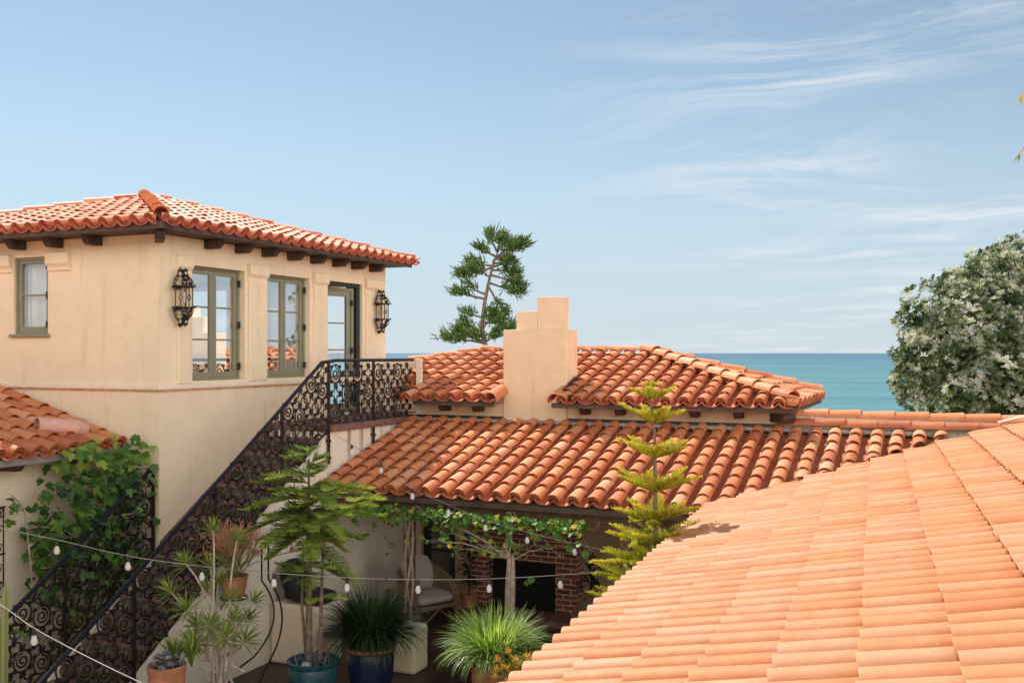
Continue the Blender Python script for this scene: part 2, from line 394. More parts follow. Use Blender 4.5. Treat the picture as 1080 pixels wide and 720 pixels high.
def wallgrid(mb, a0,a1,z0,z1, holes, fn, th):
    """wall in (a,z) with rectangular holes, fn(a,z,depth)->pt"""
    A=sorted(set([a0,a1]+[h[0] for h in holes]+[h[1] for h in holes])); Z=sorted(set([z0,z1]+[h[2] for h in holes]+[h[3] for h in holes]))
    A=[a for a in A if a0<=a<=a1]; Z=[z for z in Z if z0<=z<=z1]
    def solid(i,j):
        if i<0 or j<0 or i>=len(A)-1 or j>=len(Z)-1: return False
        x=(A[i]+A[i+1])/2; z=(Z[j]+Z[j+1])/2
        return not any(h[0]<x<h[1] and h[2]<z<h[3] for h in holes)
    for i in range(len(A)-1):
        for j in range(len(Z)-1):
            if not solid(i,j): continue
            x0,x1,y0,y1=A[i],A[i+1],Z[j],Z[j+1]
            mb.poly([fn(x0,y0,0),fn(x1,y0,0),fn(x1,y1,0),fn(x0,y1,0)])
            mb.poly([fn(x0,y1,th),fn(x1,y1,th),fn(x1,y0,th),fn(x0,y0,th)])
            if not solid(i-1,j): mb.poly([fn(x0,y0,0),fn(x0,y1,0),fn(x0,y1,th),fn(x0,y0,th)])
            if not solid(i+1,j): mb.poly([fn(x1,y0,th),fn(x1,y1,th),fn(x1,y1,0),fn(x1,y0,0)])
            if not solid(i,j-1): mb.poly([fn(x0,y0,th),fn(x1,y0,th),fn(x1,y0,0),fn(x0,y0,0)])
            if not solid(i,j+1): mb.poly([fn(x0,y1,0),fn(x1,y1,0),fn(x1,y1,th),fn(x0,y1,th)])

# ================================================================== SETTING
mb=MB(); mb.box(-16,14,-2,18,-.3,0); tag(mb.build('patio_floor',M['patio']),'dark red clay tiled patio floor between the houses','patio',kind='structure')
mg=MB()
gx=[-400,-120,-40,-16,0,14,40,120,400]; prof=[(-300,-.35),(18,-.35),(26,-.8),(34,-4),(46,-14),(60,-19.5),(90,-21.5)]
b=0
for (y,z) in prof:
    for x in gx: mg.v.append((x,y,z))
for j in range(len(prof)-1):
    for i in range(len(gx)-1):
        k=j*len(gx)+i; mg.face((k,k+1,k+len(gx)+1,k+len(gx)))
tag(mg.build('ground',simple('dry_ground',(.26,.22,.15),.95,var=.4,sc=2,bumps=.6)),'dry sloping ground falling to the beach','ground',kind='structure')
def seamat():
    m,nt,ns,ln,bs=newmat('sea_water'); 
    v=coord(ns,ln,(.012,.035,1)); f=tex(ns,ln,v,1,6,.6)
    c=ramp(ns,ln,f,[(.35,(.05,.17,.20)),(.65,(.08,.22,.235))])
    g=N(ns,'ShaderNodeNewGeometry'); sp=N(ns,'ShaderNodeSeparateXYZ'); ln.new(g.outputs['Position'],sp.inputs[0])
    dp=N(ns,'ShaderNodeMapRange'); dp.inputs[1].default_value=300; dp.inputs[2].default_value=5000; ln.new(sp.outputs[1],dp.inputs[0])
    c=mix(ns,ln,dp.outputs[0],c,(.035,.115,.175))
    f2=tex(ns,ln,coord(ns,ln,(.0012,.0075,1)),1,5,.6); c=mix(ns,ln,1.0,c,ramp(ns,ln,f2,[(.35,(.72,)*3),(.65,(1.22,)*3)]),'MULTIPLY')
    ln.new(c,bs.inputs['Base Color']); bs.inputs['Roughness'].default_value=.4; bs.inputs['Specular IOR Level'].default_value=.3
    v2=coord(ns,ln,(.25,.6,1)); bump(ns,ln,bs,tex(ns,ln,v2,1,6,.65),.8,.6)
    return m
ms=MB(); ms.poly([(-60000,70,-20),(60000,70,-20),(60000,60000,-20),(-60000,60000,-20)])
tag(ms.build('sea',seamat()),'calm teal sea reaching the horizon','sea',kind='structure')

# unseen house wall added behind the camera to bounce sunlight into the shade
ch_=thing('courtyard_house','unseen cream stucco house wing added behind the viewpoint for bounce light','house',(-6,-3,0))
mb=MB(); mb.box(-20,-1.5,-3.4,-3.0,0,7.2); mb.build('wall',stucco('courtyard_stucco',(.84,.74,.60),.1),ch_)
mb=MB(); mb.box(-20.4,-1.1,-3.9,-2.5,7.2,7.3); mb.build('roof',M['tilered'],ch_)
# ================================================================== TOWER
TX, TY, TX2, TY2 = -8.49, 9.04, -13.6, 14.16
TOPZ=E+1.40
tower=thing('tower_house','two storey peach stucco tower house with red tile hip roof, left of the stairs','house',(-11,11.6,0))
w1=(atX(203,0,TX).y, atX(258,0,TX).y); w2=(atX(282,0,TX).y, atX(326.5,0,TX).y); dr=(atX(345.5,0,TX).y, atX(382,0,TX).y)
WZ0,WZ1=E-.345,E+1.075
DZ0=E-.95; DZ1=E+1.08
mb=MB()
wallgrid(mb,TY,TY2,0,TOPZ,[(w1[0],w1[1],WZ0,WZ1),(w2[0],w2[1],WZ0,WZ1),(dr[0],dr[1],DZ0,DZ1)], lambda a,z,d:(TX-d,a,z), .3)
lx0=atY(14.5,0,TY).x; lx1=atY(50.5,0,TY).x; LZ0=E+(372-352)/F*12.5; LZ1=E+(372-271)/F*12.5
wallgrid(mb,TX2,TX-.3,0,TOPZ,[(lx0,lx1,LZ0,LZ1)], lambda a,z,d:(a,TY+d,z) , .3)
wallgrid(mb,TX2,TX-.3,0,TOPZ,[(-10.6,-8.85,E-.9,E+1.1),(-13.2,-11.2,E-.2,E+1.1)], lambda a,z,d:(a,TY2-.25+d,z) , .25)
wallgrid(mb,TY+.3,TY2-.25,0,TOPZ,[(11,12.6,E-.2,E+1.0)], lambda a,z,d:(TX2+d,a,z) , .25)
mb.build('wall',M['tower'],tower,fixn=False)
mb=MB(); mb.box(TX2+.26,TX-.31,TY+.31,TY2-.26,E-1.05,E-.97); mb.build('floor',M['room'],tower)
mb=MB(); mb.box(TX2+.26,TX-.31,TY+.31,TY2-.26,E+1.5,E+1.55); mb.build('ceiling',M['curtain'],tower)
# moulding band
mb=MB()
mb.box(TX-.02,TX+.035,TY-.035,TY2,E-.44,E-.375); mb.box(TX2,TX-.021,TY-.035,TY+.02,E-.44,E-.375)
mb.build('moulding_band',M['band'],tower,bevel=.015)
# pier capitals
def capital(face, c, w, z1):
    mb=MB(); h=.22
    prof=[(0,z1),( .075,z1),(.075,z1-.13),(.035,z1-.18),(.035,z1-h),(0,z1-h-.02)]
    if face=='R': fn=lambda a,z,h_: (TX-.01+a, h_, z)
    else: fn=lambda a,z,h_: (h_, TY+.01-a, z)
    mb.prism(prof[::-1] if face=='R' else prof, c-w/2, c+w/2, fn)
    mb.build('pier_capital',M['tower'],tower,fixn=True,bevel=.012)
for (a,b) in ((185,201),(260.5,281),(329,344.5),(384,403)):
    ya,yb=atX(a,0,TX).y,atX(b,0,TX).y; capital('R',(ya+yb)/2,yb-ya,E+1.17)
for (a,b) in ((186,200),(261.5,280),(330,344),(385,402)):
    ya,yb=atX(a,0,TX).y,atX(b,0,TX).y; mb=MB(); mb.box(TX-.01,TX+.034,ya,yb,E-.374,E+.965); mb.build('pier_shaft',M['tower'],tower,bevel=.014)
mb=MB(); mb.box(TX-.02,TX+.012,TY-.012,TY2,E-.462,E-.446); mb.box(TX2,TX-.021,TY-.012,TY+.02,E-.462,E-.446); mb.build('rust_stain_line',simple('rust_stain',(.62,.33,.15),.9,var=.3),tower)
for (a,b) in ((-12,13.5),(51,75)):
    xa,xb=atY(a,0,TY).x,atY(b,0,TY).x; capital('L',(xa+xb)/2,xb-xa,E+1.24)

def casement(parent, fn, a0,a1,z0,z1, ncol, nrow, mat, glass, rec=.10, leaf=2, fw=.055, label=None, curtain=None, name='window', sill=True, hinge=True):
    """fn(a,z,d) d = depth inward"""
    W=bpy.data.objects.new(name,None); C.objects.link(W); W.parent=parent; W.matrix_parent_inverse=Matrix.Translation(-Vector(parent.location))
    if label: W['label']=label
    def bx(m,x0,x1,y0,y1,d0,d1):
        b=len(m.v)
        for d in (d0,d1):
            for (x,y) in ((x0,y0),(x1,y0),(x1,y1),(x0,y1)): m.v.append(tuple(fn(x,y,d)))
        for q in ((0,1,2,3),(7,6,5,4),(0,4,5,1),(1,5,6,2),(2,6,7,3),(3,7,4,0)): m.face([b+i for i in q])
    m=MB(); g=.002
    bx(m,a0+g,a0+fw*.6,z0+g,z1-g,rec-.02,rec+.09); bx(m,a1-fw*.6,a1-g,z0+g,z1-g,rec-.02,rec+.09)
    bx(m,a0+fw*.6,a1-fw*.6,z1-fw*.6,z1-g,rec-.02,rec+.09); bx(m,a0+fw*.6,a1-fw*.6,z0+g,z0+fw*.6,rec-.02,rec+.09)
    i0,i1,j0,j1=a0+fw*.6,a1-fw*.6,z0+fw*.6,z1-fw*.6
    lw=(i1-i0)/leaf; panes=[]
    for k in range(leaf):
        x0=i0+k*lw+.003; x1=i0+(k+1)*lw-.003
        bx(m,x0,x0+fw,j0,j1,rec,rec+.045); bx(m,x1-fw,x1,j0,j1,rec,rec+.045)
        bx(m,x0+fw,x1-fw,j0,j0+fw*1.25,rec,rec+.045); bx(m,x0+fw,x1-fw,j1-fw,j1,rec,rec+.045)
        X0,X1,Y0,Y1=x0+fw,x1-fw,j0+fw*1.25,j1-fw
        panes.append((X0,X1,Y0,Y1))
        for r in range(1,nrow):
            y=Y0+(Y1-Y0)*r/nrow; bx(m,X0,X1,y-.011,y+.011,rec+.006,rec+.036)
        for c_ in range(1,ncol):
            x=X0+(X1-X0)*c_/ncol; bx(m,x-.011,x+.011,Y0,Y1,rec+.008,rec+.034)
    f=m.build('frame',mat,None,fixn=True,bevel=.004); f.parent=W
    p=MB()
    for (X0,X1,Y0,Y1) in panes: p.poly([fn(X0,Y0,rec+.022),fn(X1,Y0,rec+.022),fn(X1,Y1,rec+.022),fn(X0,Y1,rec+.022)])
    po=p.build('pane',glass,None); po.parent=W
    if sill:
        s_=MB(); bx(s_,a0-.04,a1+.04,z0-.04,z0-.002,-.045,rec-.022)
        so=s_.build('sill',mat,None,fixn=True,bevel=.005); so.parent=W
    if hinge:
        for zz in (.12,.5,.88):
            h_=MB(); z=z0+(z1-z0)*zz; bx(h_,a1-fw*.62-.014,a1-fw*.62+.02,z-.045,z+.045,rec-.044,rec-.021)
            ho=h_.build('hinge',M['iron'],None,fixn=True); ho.parent=W
    if curtain:
        for (ca0,ca1) in curtain:
            q=MB(); n=max(6,int((ca1-ca0)/.012)); b=0; rows=10
            for r in range(rows+1):
                tz=r/rows; z=z0+.03+(z1-z0-.05)*tz
                pin=1-.13*math.exp(-((tz-.5)/.1)**2)*0 
                for k in range(n+1):
                    a=ca0+(ca1-ca0)*k/n; q.v.append(tuple(fn(a,z,rec+.12+.018*sin(k*1.1+sin(k*.31)*2+tz*.6)*(1-.3*tz))))
            for r in range(rows):
                for k in range(n):
                    i=r*(n+1)+k; q.face((i,i+1,i+n+2,i+n+1))
            co=q.build('curtain',M['curtain'],None,smooth=True); co.parent=W
    return W
fR=lambda a,z,d:(TX-d,a,z)
fL=lambda a,z,d:(a,TY+d,z)
casement(tower,fR,w1[0],w1[1],WZ0,WZ1,1,3,M['sage'],M['glass'],sill=False,curtain=[(w1[0]+.02,w1[0]+.22)],label='double casement nearest the tower corner')
casement(tower,fR,w2[0],w2[1],WZ0,WZ1,1,3,M['sage'],M['glass'],sill=False,curtain=[(w2[1]-.25,w2[1]-.03)],label='double casement beside the open door')
casement(tower,fL,lx0,lx1,LZ0,LZ1,1,2,M['sage'],glassmat('small_window_glass',.2),rec=.05,leaf=1,curtain=[(lx0+.03,lx1-.03)],label='small single window with gathered white curtain',fw=.05)
# open door: frame in wall + leaf swung slightly inward
D=bpy.data.objects.new('door',None); C.objects.link(D); D.parent=tower; D.matrix_parent_inverse=Matrix.Translation(-Vector(tower.location))
m=MB(); 
m.box(TX-.14,TX-.04,dr[1]-.09,dr[1]-.002,DZ0,DZ1-.002); m.box(TX-.14,TX-.04,dr[0]+.002,dr[0]+.05,DZ0,DZ1-.002); m.box(TX-.14,TX-.04,dr[0]+.05,dr[1]-.09,DZ1-.06,DZ1-.002)
o=m.build('frame',M['dkgreen'],None,bevel=.006); o.parent=D
hx,hy=TX-.09,dr[1]-.13; an=radians(14); dw=dr[1]-dr[0]-.18
def fD(a,z,d):
    a2=dw-a     # measured from hinge
    return (hx-a2*sin(an)-d*cos(an), hy-a2*cos(an)+d*sin(an), z)
leaf=casement(D,lambda a,z,d:fD(a,z,d),0,dw,DZ0+.01,DZ1-.07,1,4,M['sage'],M['glassdoor'],rec=0,leaf=1,fw=.085,name='door_leaf',sill=False,hinge=True)
leaf.matrix_parent_inverse=Matrix.Translation(-Vector(tower.location))
# flatten: the leaf's pieces hang directly on the door
for ch in [x for x in bpy.data.objects if x.parent==leaf]:
    ch.parent=D; 
    ch.name={'f':'leaf_frame','p':'leaf_pane','h':'leaf_hinge'}[ch.name[0]]
bpy.data.objects.remove(leaf)
# tower roof (pyramid hip)
RX0,RX1,RY0,RY1=-14.0,-8.08,8.63,14.27; RZ=E+1.44
PX,PY=-11.2,11.6; PZ=E+2.27
pt=(PZ-RZ)/2.97
apex=(PX,PY,PZ-.03)
deck('roof_deck',[(RX0,RY0,RZ),(RX1,RY0,RZ),(RX1,RY1,RZ),(RX0,RY1,RZ)],M['wood'],tower,.035)
ro=MB()
for (a,b_) in (((RX0,RY0,RZ),(RX1,RY0,RZ)),((RX1,RY0,RZ),(RX1,RY1,RZ)),((RX1,RY1,RZ),(RX0,RY1,RZ)),((RX0,RY1,RZ),(RX0,RY0,RZ))):
    ro.poly([a,b_,apex])
ro.build('roof_underlay',M['flash'],tower)
def slope_field(name, parent, mat, O, e, up, pitch, i0,i1,nr,c,L,R, poly, **k):
    s=Vector((up[0],up[1],pitch)).normalized(); e=Vector((e[0],e[1],0)).normalized(); n=e.cross(s)
    if n.z<0: n=-n
    mb=MB(); field(mb,Vector(O),e,s,n,i0,i1,k.pop('j0',0),nr,c,L,R,**k)
    return mb.build(name,mat,parent,smooth=True,cut=cutpoly(poly))
rf=slope_field('roof_front',tower,M['tilered'],(RX0,RY0-.05,RZ),(1,0),(0,1),pt,0,26,11,.232,.30,.080,[(RX0-1,RY0-1),(RX1+.95,RY0-1),(PX,PY),(RX0-.95,RY0-1)][0:3]+[(RX0-1,RY0-1)][0:0]+[(PX-.001,PY)],lift=.03,tb=.72,tv=.2)
rr=slope_field('roof_side',tower,M['tilered'],(RX1+.05,RY0,RZ),(0,1),(-1,0),pt,0,26,11,.232,.30,.080,[(RX1+1,RY0-.95),(RX1+1,RY1+1),(PX,PY+.001),(PX,PY)],lift=.03,tb=.72,tv=.2)
mb=MB(); caps(mb,(RX1+.04,RY0-.04,RZ+.09),(PX,PY,PZ+.10),.088,.17,.04,tb=.8,tv=.15); mb.build('hip_cap',M['tile'],tower,smooth=True)
mb=MB(); caps(mb,(RX1+.04,RY1+.04,RZ+.06),(PX,PY,PZ+.10),.095,.40,.03,tb=.4); mb.build('hip_cap',M['tilered'],tower,smooth=True)
mb=MB(); caps(mb,(RX0,RY0,RZ+.08),(PX,PY,PZ+.08),.095,.40,.03,tb=.4); mb.build('hip_cap',M['tilered'],tower,smooth=True)
def fascia(parent, p0,p1,h=.09,w=.04,mat='wood'):
    mb=MB(); mb.beam(p0,p1,w,h); mb.build('fascia',M[mat],parent,bevel=.004)
fascia(tower,(RX0,RY0-.01,RZ-.01),(RX1+.03,RY0-.01,RZ-.01),.075)
fascia(tower,(RX1+.01,RY0+.012,RZ-.01),(RX1+.01,RY1,RZ-.01),.075)
def tail(parent, p, d, L=.25, w=.10, h=.11):
    d=Vector((d[0],d[1],0)).normalized(); a=Vector((-d.y,d.x,0)); p=Vector(p)
    pr=[(0,0),(L,0),(L,-h*.55),(L-.05,-h),(0,-h)]
    mb=MB(); mb.prism(pr,-w/2,w/2,lambda x,z,t: p+d*x+a*t+Vector((0,0,z)))
    mb.build('rafter_tail',M['wood'],parent,fixn=True,bevel=.006)
for px in (-20,25,64,105): tail(tower,(atY(px,0,TY).x,TY+.02,RZ-.037),(0,-1))
for px in (218,250,278,305,329,352,372,391): tail(tower,(TX-.02,atX(px,0,TX).y,RZ-.037),(1,0))
tail(tower,(TX-.05,TY+.05,RZ-.037),(1,-1),.5)
# ================================================================== iron lanterns
def spiral(c, r, turns, start, sgn, ax, ay, n=26, rin=.18):
    pts=[]
    for i in range(n+1):
        t=i/n; rr=r*(1-(1-rin)*t); g=start+sgn*turns*2*pi*t
        pts.append(c+ax*(rr*cos(g))+ay*(rr*sin(g)))
    return pts
def lantern(px, Yl, label):
    L=thing('wall_lantern',label,'lantern',(TX+.10,Yl,E+.66),'iron lanterns on the tower wall')
    x0=TX+.06; cx=TX+.16; cz=E+.66; hw=.08; hh=.125
    ay=Vector((0,0,1)); 
    mb=MB()
    for (dx,dy) in ((0,-hw),(0,hw),(.14,-hw*.7),(.14,hw*.7)):
        mb.tube([(x0+.02+dx,Yl+dy,cz-hh),(x0+.02+dx,Yl+dy,cz+hh)],.010,4)
    for z in (cz-hh,cz+hh):
        P=[(x0+.02,Yl-hw,z),(x0+.16,Yl-hw*.7,z),(x0+.16,Yl+hw*.7,z),(x0+.02,Yl+hw,z),(x0+.02,Yl-hw,z)]
        mb.tube(P,.011,4)
    for (A,B) in (((x0+.02,Yl-hw),(x0+.16,Yl-hw*.7)),((x0+.16,Yl-hw*.7),(x0+.16,Yl+hw*.7)),((x0+.16,Yl+hw*.7),(x0+.02,Yl+hw))):
        a=Vector((A[0],A[1],cz)); b_=Vector((B[0],B[1],cz)); mid=(a+b_)/2; d=(b_-a).normalized()
        mb.tube([mid-ay*hh,mid-ay*.03],.005,4); mb.tube([mid+ay*.03,mid+ay*hh],.005,4)
        mb.tube([mid-ay*.035,mid+d*.028,mid+ay*.035,mid-d*.028,mid-ay*.035],.005,4)
    mb.build('cage',M['iron'],L)
    g=MB(); g.box(x0+.03,x0+.145,Yl-hw*.66,Yl+hw*.66,cz-hh+.01,cz+hh-.01); g.build('glass',M['lglass'],L)
    g=MB(); g.lathe((x0+.09,Yl,cz-.06),[(.015,0),(.018,.06),(.012,.1),(.002,.13)],10); g.build('candle_bulb',M['curtain'],L,smooth=True)
    for sg,nm in ((1,'scroll_crown'),(-1,'scroll_base')):
        mb=MB()
        for plane in range(3):
            ang=(0,-pi/2*0.9,pi/2*.9)[plane]; ax=Vector((sin(pi/2+ang) if plane==0 else cos(ang)*0+ .0,0,0))
            for side in (-1,1):
                if plane==0: a=Vector((0,side,0)); base=Vector((x0+.02,Yl,cz+sg*hh)); ww=hw*1.25
                elif plane==1: a=Vector((.25,side*.95,0)); base=Vector((x0+.10,Yl,cz+sg*hh)); ww=hw
                else: a=Vector((1,side*.15,0)); base=Vector((x0+.02,Yl,cz+sg*hh)); ww=.16
                up=ay*sg
                # outer S curve from side up to apex
                mb.tube([base+a*ww*k+up*h*.82 for (k,h) in ((1,.0),(1.12,.05),(.95,.11),(.62,.15),(.38,.19),(.16,.25),(0,.27))],.0075,4)
                for (k,h,r_) in ((.86,.045,.026),(.6,.105,.028),(.32,.16,.022),(.22,.235,.02),(1.2,.0,.02)):
                    mb.tube(spiral(base+a*ww*k+up*h*.82,r_,1.3,0,side*sg,a,up,12),.006,4)
        mb.lathe((x0+.02,Yl,cz+sg*(hh+.22)-.012),[(.004,0),(.014,.012),(.004,.03)],8)
        mb.build(nm,M['iron'],L)
    for dz in (.1,-.15):
        mb=MB(); mb.box(TX+.002,x0+.02,Yl-.02,Yl+.02,cz+dz,cz+dz+.05); mb.build('wall_bracket',M['iron'],L)
lantern(191,atX(184.5,0,TX).y,'black wrought iron lantern on the tower corner pier, left of the windows')
lantern(399,atX(395,0,TX).y,'black wrought iron lantern on the far pier just right of the open door')

# ================================================================== STAIRS + LANDING
SY0=7.05; LY0=7.05+15*.2656; RUN=.2656; RISE=2.75/16; zs0=lambda y: 2.75-(LY0-y)*.647
SXL,SXR=-8.448,-7.58
stairs=thing('staircase','outdoor stair with pinkish brick treads climbing beside the tower to the landing','staircase',(-8,9,0))
for i in range(15):
    y0=SY0+RUN*i; z=RISE*(i+1)
    mb=MB(); mb.box(SXL,SXR+.04,y0-.035,y0+RUN+.02,z-.05,z); mb.build('tread',M['step'],stairs,bevel=.018)
    mb=MB(); mb.box(SXL+.02,SXR-.005,y0+.01,y0+.03,z-RISE+.002,z-.052); mb.build('riser',M['riser'],stairs)
prof=[(SY0,0)]
for i in range(15):
    y0=SY0+RUN*i; z=RISE*(i+1); prof+=[(y0+.032,z-RISE) if i else (y0+.032,0),(y0+.032,z-.053)]
prof+=[(SY0+15*RUN+.03,RISE*15-.053),(SY0+15*RUN+.03,0)]
mb=MB()
pr=prof[1:]
mb.prism([(SY0-.03,0),(LY0-.002,0),(LY0-.002,2.655),(SY0-.03,.06)],-7.535,-7.46,lambda a,b_,h:(h,a,b_))
mb.build('side_wall',M['cream'],stairs,fixn=True)
mb=MB(); mb.prism([(SY0-.03,0),(TY-.002,0),(TY-.002,zs0(TY)-.05),(SY0-.03,.04)],-8.52,-8.455,lambda a,b_,h:(h,a,b_))
mb.build('inner_side_wall',M['cream'],stairs,fixn=True)
mb=MB(); mb.prism([(TY+.002,zs0(TY)-.15),(LY0-.01,2.60),(LY0-.01,2.72),(TY+.002,zs0(TY)+.03)],-8.487,-8.45,lambda a,b_,h:(h,a,b_))
mb.build('skirting',M['step'],stairs,fixn=True)
LY0=SY0+15*RUN; LY1=14.1
mb=MB(); mb.box(-8.47,-7.46,LY0+.001,13.2-.003,0,2.66); mb.build('landing_wall',M['cream'],stairs)
mb=MB(); mb.box(-8.48,-7.40,LY0,13.19,2.662,2.75); mb.build('landing_slab',M['step'],stairs,bevel=.012)
mb=MB(); mb.box(-8.48,-7.40,13.191,14.09,2.6,2.75); mb.build('landing_slab',M['step'],stairs,bevel=.012)
# parapet beyond landing
par=thing('parapet_wall','low beige parapet closing the far end of the landing beside the tower','wall',(-8,14,0))
mb=MB(); mb.box(-8.485,-7.86,14.1,14.28,0,E-.10)
mb.prism([(-7.90,14.14),(-7.38,13.205),(-7.30,13.205),(-7.30,13.26),(-7.86,14.28)],0,E-.10,lambda a,b_,h:(a,b_,h))
mb.build('wall_body',M['band'],par,fixn=True)

# ================================================================== RAILINGS
def cell_circle(mb, c, ax, ay, r, fl):
    sg=fl
    ring=[c+ax*(r*cos(g))*.95+ay*(r*sin(g)) for g in [2*pi*i/20 for i in range(21)]]
    mb.tube(ring,.012,4,cap=False)
    mb.tube(spiral(c,r*.72,1.6,pi*.5,sg,ax,ay,22,.22),.011,4)
    mb.tube([c+ay*r*.72+ax*0, c+ay*r],.007,4)
    for g in (pi/4,3*pi/4,5*pi/4,7*pi/4):
        q=c+ax*(cos(g)*r*1.12)+ay*(sin(g)*r*1.12)
        mb.tube([q-ax*.012,q+ax*.012],.021,5)
def cell_cross(mb, c, ax, ay, r, fl):
    for k in range(4):
        g=pi/4+k*pi/2; d=ax*cos(g)+ay*sin(g); t=ax*(-sin(g))+ay*cos(g)
        # diamond side (concave)
        h=r*1.0
        p0=c+(ax*cos(g-pi/4)+ay*sin(g-pi/4))*h*.62; p1=c+(ax*cos(g+pi/4)+ay*sin(g+pi/4))*h*.62
        mb.tube([p0,(p0+p1)/2-d*h*.10,p1],.0105,4)
        for s_ in (-1,1):
            base=c+(ax*cos(g+s_*pi/4)+ay*sin(g+s_*pi/4))*h*.62
            out=(ax*cos(g+s_*pi/4)+ay*sin(g+s_*pi/4))
            cc=base+out*h*.22+(-s_*t)*h*.20
            mb.tube([base]+spiral(cc,h*.21,1.15,atan2(-1,0),s_,(-s_*t),out,12,.2),.010,4)
def railing(name,label,X,segs,rows,cw,HH,posts,hand,base=True,group=None):
    """segs: list of ((y0,zb0),(y1,zb1)) bottom lines"""
    R=thing(name,label,'railing',(X,segs[0][0][0],segs[0][0][1]))
    for (a,b_) in segs:
        mb=MB(); (y0,z0),(y1,z1)=a,b_
        H=HH if abs(z1-z0)>.1 else .78; rows=4 if H>.9 else 3; cw=.238 if H>.9 else .262
        n=max(1,round((y1-y0)/cw)); w=(y1-y0)/n; ch=H/rows; sl=(z1-z0)/(y1-y0)
        for i in range(n):
            for j in range(rows):
                yc=y0+(i+.5)*w; zc=z0+(yc-y0)*sl+(j+.5)*ch
                c=Vector((X,yc,zc)); ax=Vector((0,1,0)); ay=Vector((0,0,1))
                r=min(w,ch)*.47
                if (i+j)%2==0: cell_circle(mb,c,ax,ay,r,1 if (i//2)%2 else -1)
                else: cell_cross(mb,c,Vector((0,1,sl*.6)),ay,r*1.25,1)
                if i and j:
                    q=Vector((X,yc-w/2,zc-ch/2-w/2*sl)); mb.tube([q+ax*.03*cos(g)+ay*.03*sin(g) for g in [pi*k/4 for k in range(9)]],.009,4,cap=False)
        mb.build('scroll_panel',M['iron'],R)
        mb=MB(); mb.beam((X,y0,z0),(X,y1,z1),.02,.012); mb.build('bottom_rail',M['iron'],R)
    mb=MB(); mb.tube(hand,.024,8); mb.build('handrail',M['ironblue'],R,smooth=True)
    for (y,za,zb) in posts:
        mb=MB(); mb.box(X-.016,X+.016,y-.016,y+.016,za,zb); mb.build('post',M['iron'],R,bevel=.003)
    return R
RXX=-7.42; RH=.80
ytop=10.97; zl=E-.95
def zs(y): return 2.75-(LY0-y)*.647   # nosing line
H2=.95
pA=(6.35,zs(6.35)+.06); pB=(10.92,zl+.07)
r1=railing('stair_railing','long black wrought iron scrollwork railing on the outer side of stairs and landing',RXX,
  [((6.35,zs(6.35)+.02),(10.92,zs(10.92)+.02)),((10.97,2.77),(13.12,2.77))],3,.262,H2,
  [(10.945,2.25,E-.115),(12.05,2.30,E-.115),(8.75,.95,zs(8.75)+H2),(9.95,zs(9.95)-.0,zs(9.95)+H2),(7.55,.3,zs(7.55)+H2),(6.33,0,zs(6.33)+H2)],
  [(RXX,6.3,zs(6.3)+H2+.03),(RXX,10.80,zs(10.80)+H2+.03),(RXX,10.95,E-.115),(RXX,11.1,E-.10),(RXX,13.18,E-.105)])
for y in (10.945,12.05):
    for z in (2.33,2.55):
        mb=MB(); mb.tube([(RXX-.035,y,z),(RXX+.03,y,z)],.02,8); mb.build('standoff_bolt',M['iron'],r1)
r2=railing('wall_side_railing','shorter black scrollwork railing left of the stairs in front of the fig tree',-8.52,
  [((6.35,zs(6.35)),(8.95,zs(8.95)))],3,.262,H2,[(8.97,zs(8.97)-.3,zs(8.97)+H2),(7.7,zs(7.7)-.2,zs(7.7)+H2),(6.33,0,zs(6.33)+H2)],
  [(-8.52,6.3,zs(6.3)+H2),(-8.52,8.97,zs(8.97)+H2)])
# ================================================================== LEFT WING
wing=thing('wing_house','low cream wing with orange tile roof at the left edge, in front of the tower','house',(-11,6,0))
EXW=-9.02; pw=.29; EZW=E-1.12
mb=MB(); wallgrid(mb,2.0,TY-.003,0,EZW+.02,[], lambda a,z,d:(-9.38-d,a,z), .25); mb.box(-12,-9.64,2,2.25,0,EZW+.4)
mb.build('wall',M['towerlow'],wing)
deck('roof_deck',[(EXW,2,EZW),(EXW,TY-.004,EZW),(-13.5,TY-.004,EZW+pw*4.48),(-13.5,2,EZW+pw*4.48)],M['wood'],wing,.03)
slope_field('roof',wing,M['tile'],(EXW+.05,TY-.12,EZW),(0,-1),(-1,0),pw,0,30,15,.235,.33,.09,[(-13.5,1.9),(-8.8,1.9),(-8.8,TY-.004),(-13.5,TY-.004)],tb=.55)
mb=MB(); mb.beam((EXW+.02,2,EZW-.03),(EXW+.02,TY-.01,EZW-.03),.04,.075); mb.build('fascia',M['greywood'],wing)
for y in (8.35,7.6,6.85,6.1): tail(wing,(-9.4,y,EZW-.034),(1,0),.36)
lt=MB()
p=atX(70,462,-9.95)
pp=Vector((-9.5,8.19,E-.83)); s=Vector((.21,.52,-.055)).normalized(); e=s.cross(Vector((0,0,1))).normalized(); n=e.cross(s)
b=len(lt.v); K=20
for (rr,ss) in ((.105,0),(.095,.56),(.09,0),(.08,.56)):
    for i in range(K+1):
        g=radians(-60)+radians(300)*i/K; q=pp+s*ss+e*cos(g)*rr+n*sin(g)*rr; lt.v.append(tuple(q))
for i in range(K):
    m_=K+1
    lt.face((b+i,b+i+1,b+m_+i+1,b+m_+i)); lt.face((b+2*m_+i+1,b+2*m_+i,b+3*m_+i,b+3*m_+i+1)); lt.face((b+i+1,b+i,b+2*m_+i,b+2*m_+i+1)); lt.face((b+m_+i,b+m_+i+1,b+3*m_+i+1,b+3*m_+i))
tag(lt.build('loose_roof_tile',M['tilepink'],None,smooth=True),'rolled pinkish clay vent tile lying on the left wing roof','roof tile')

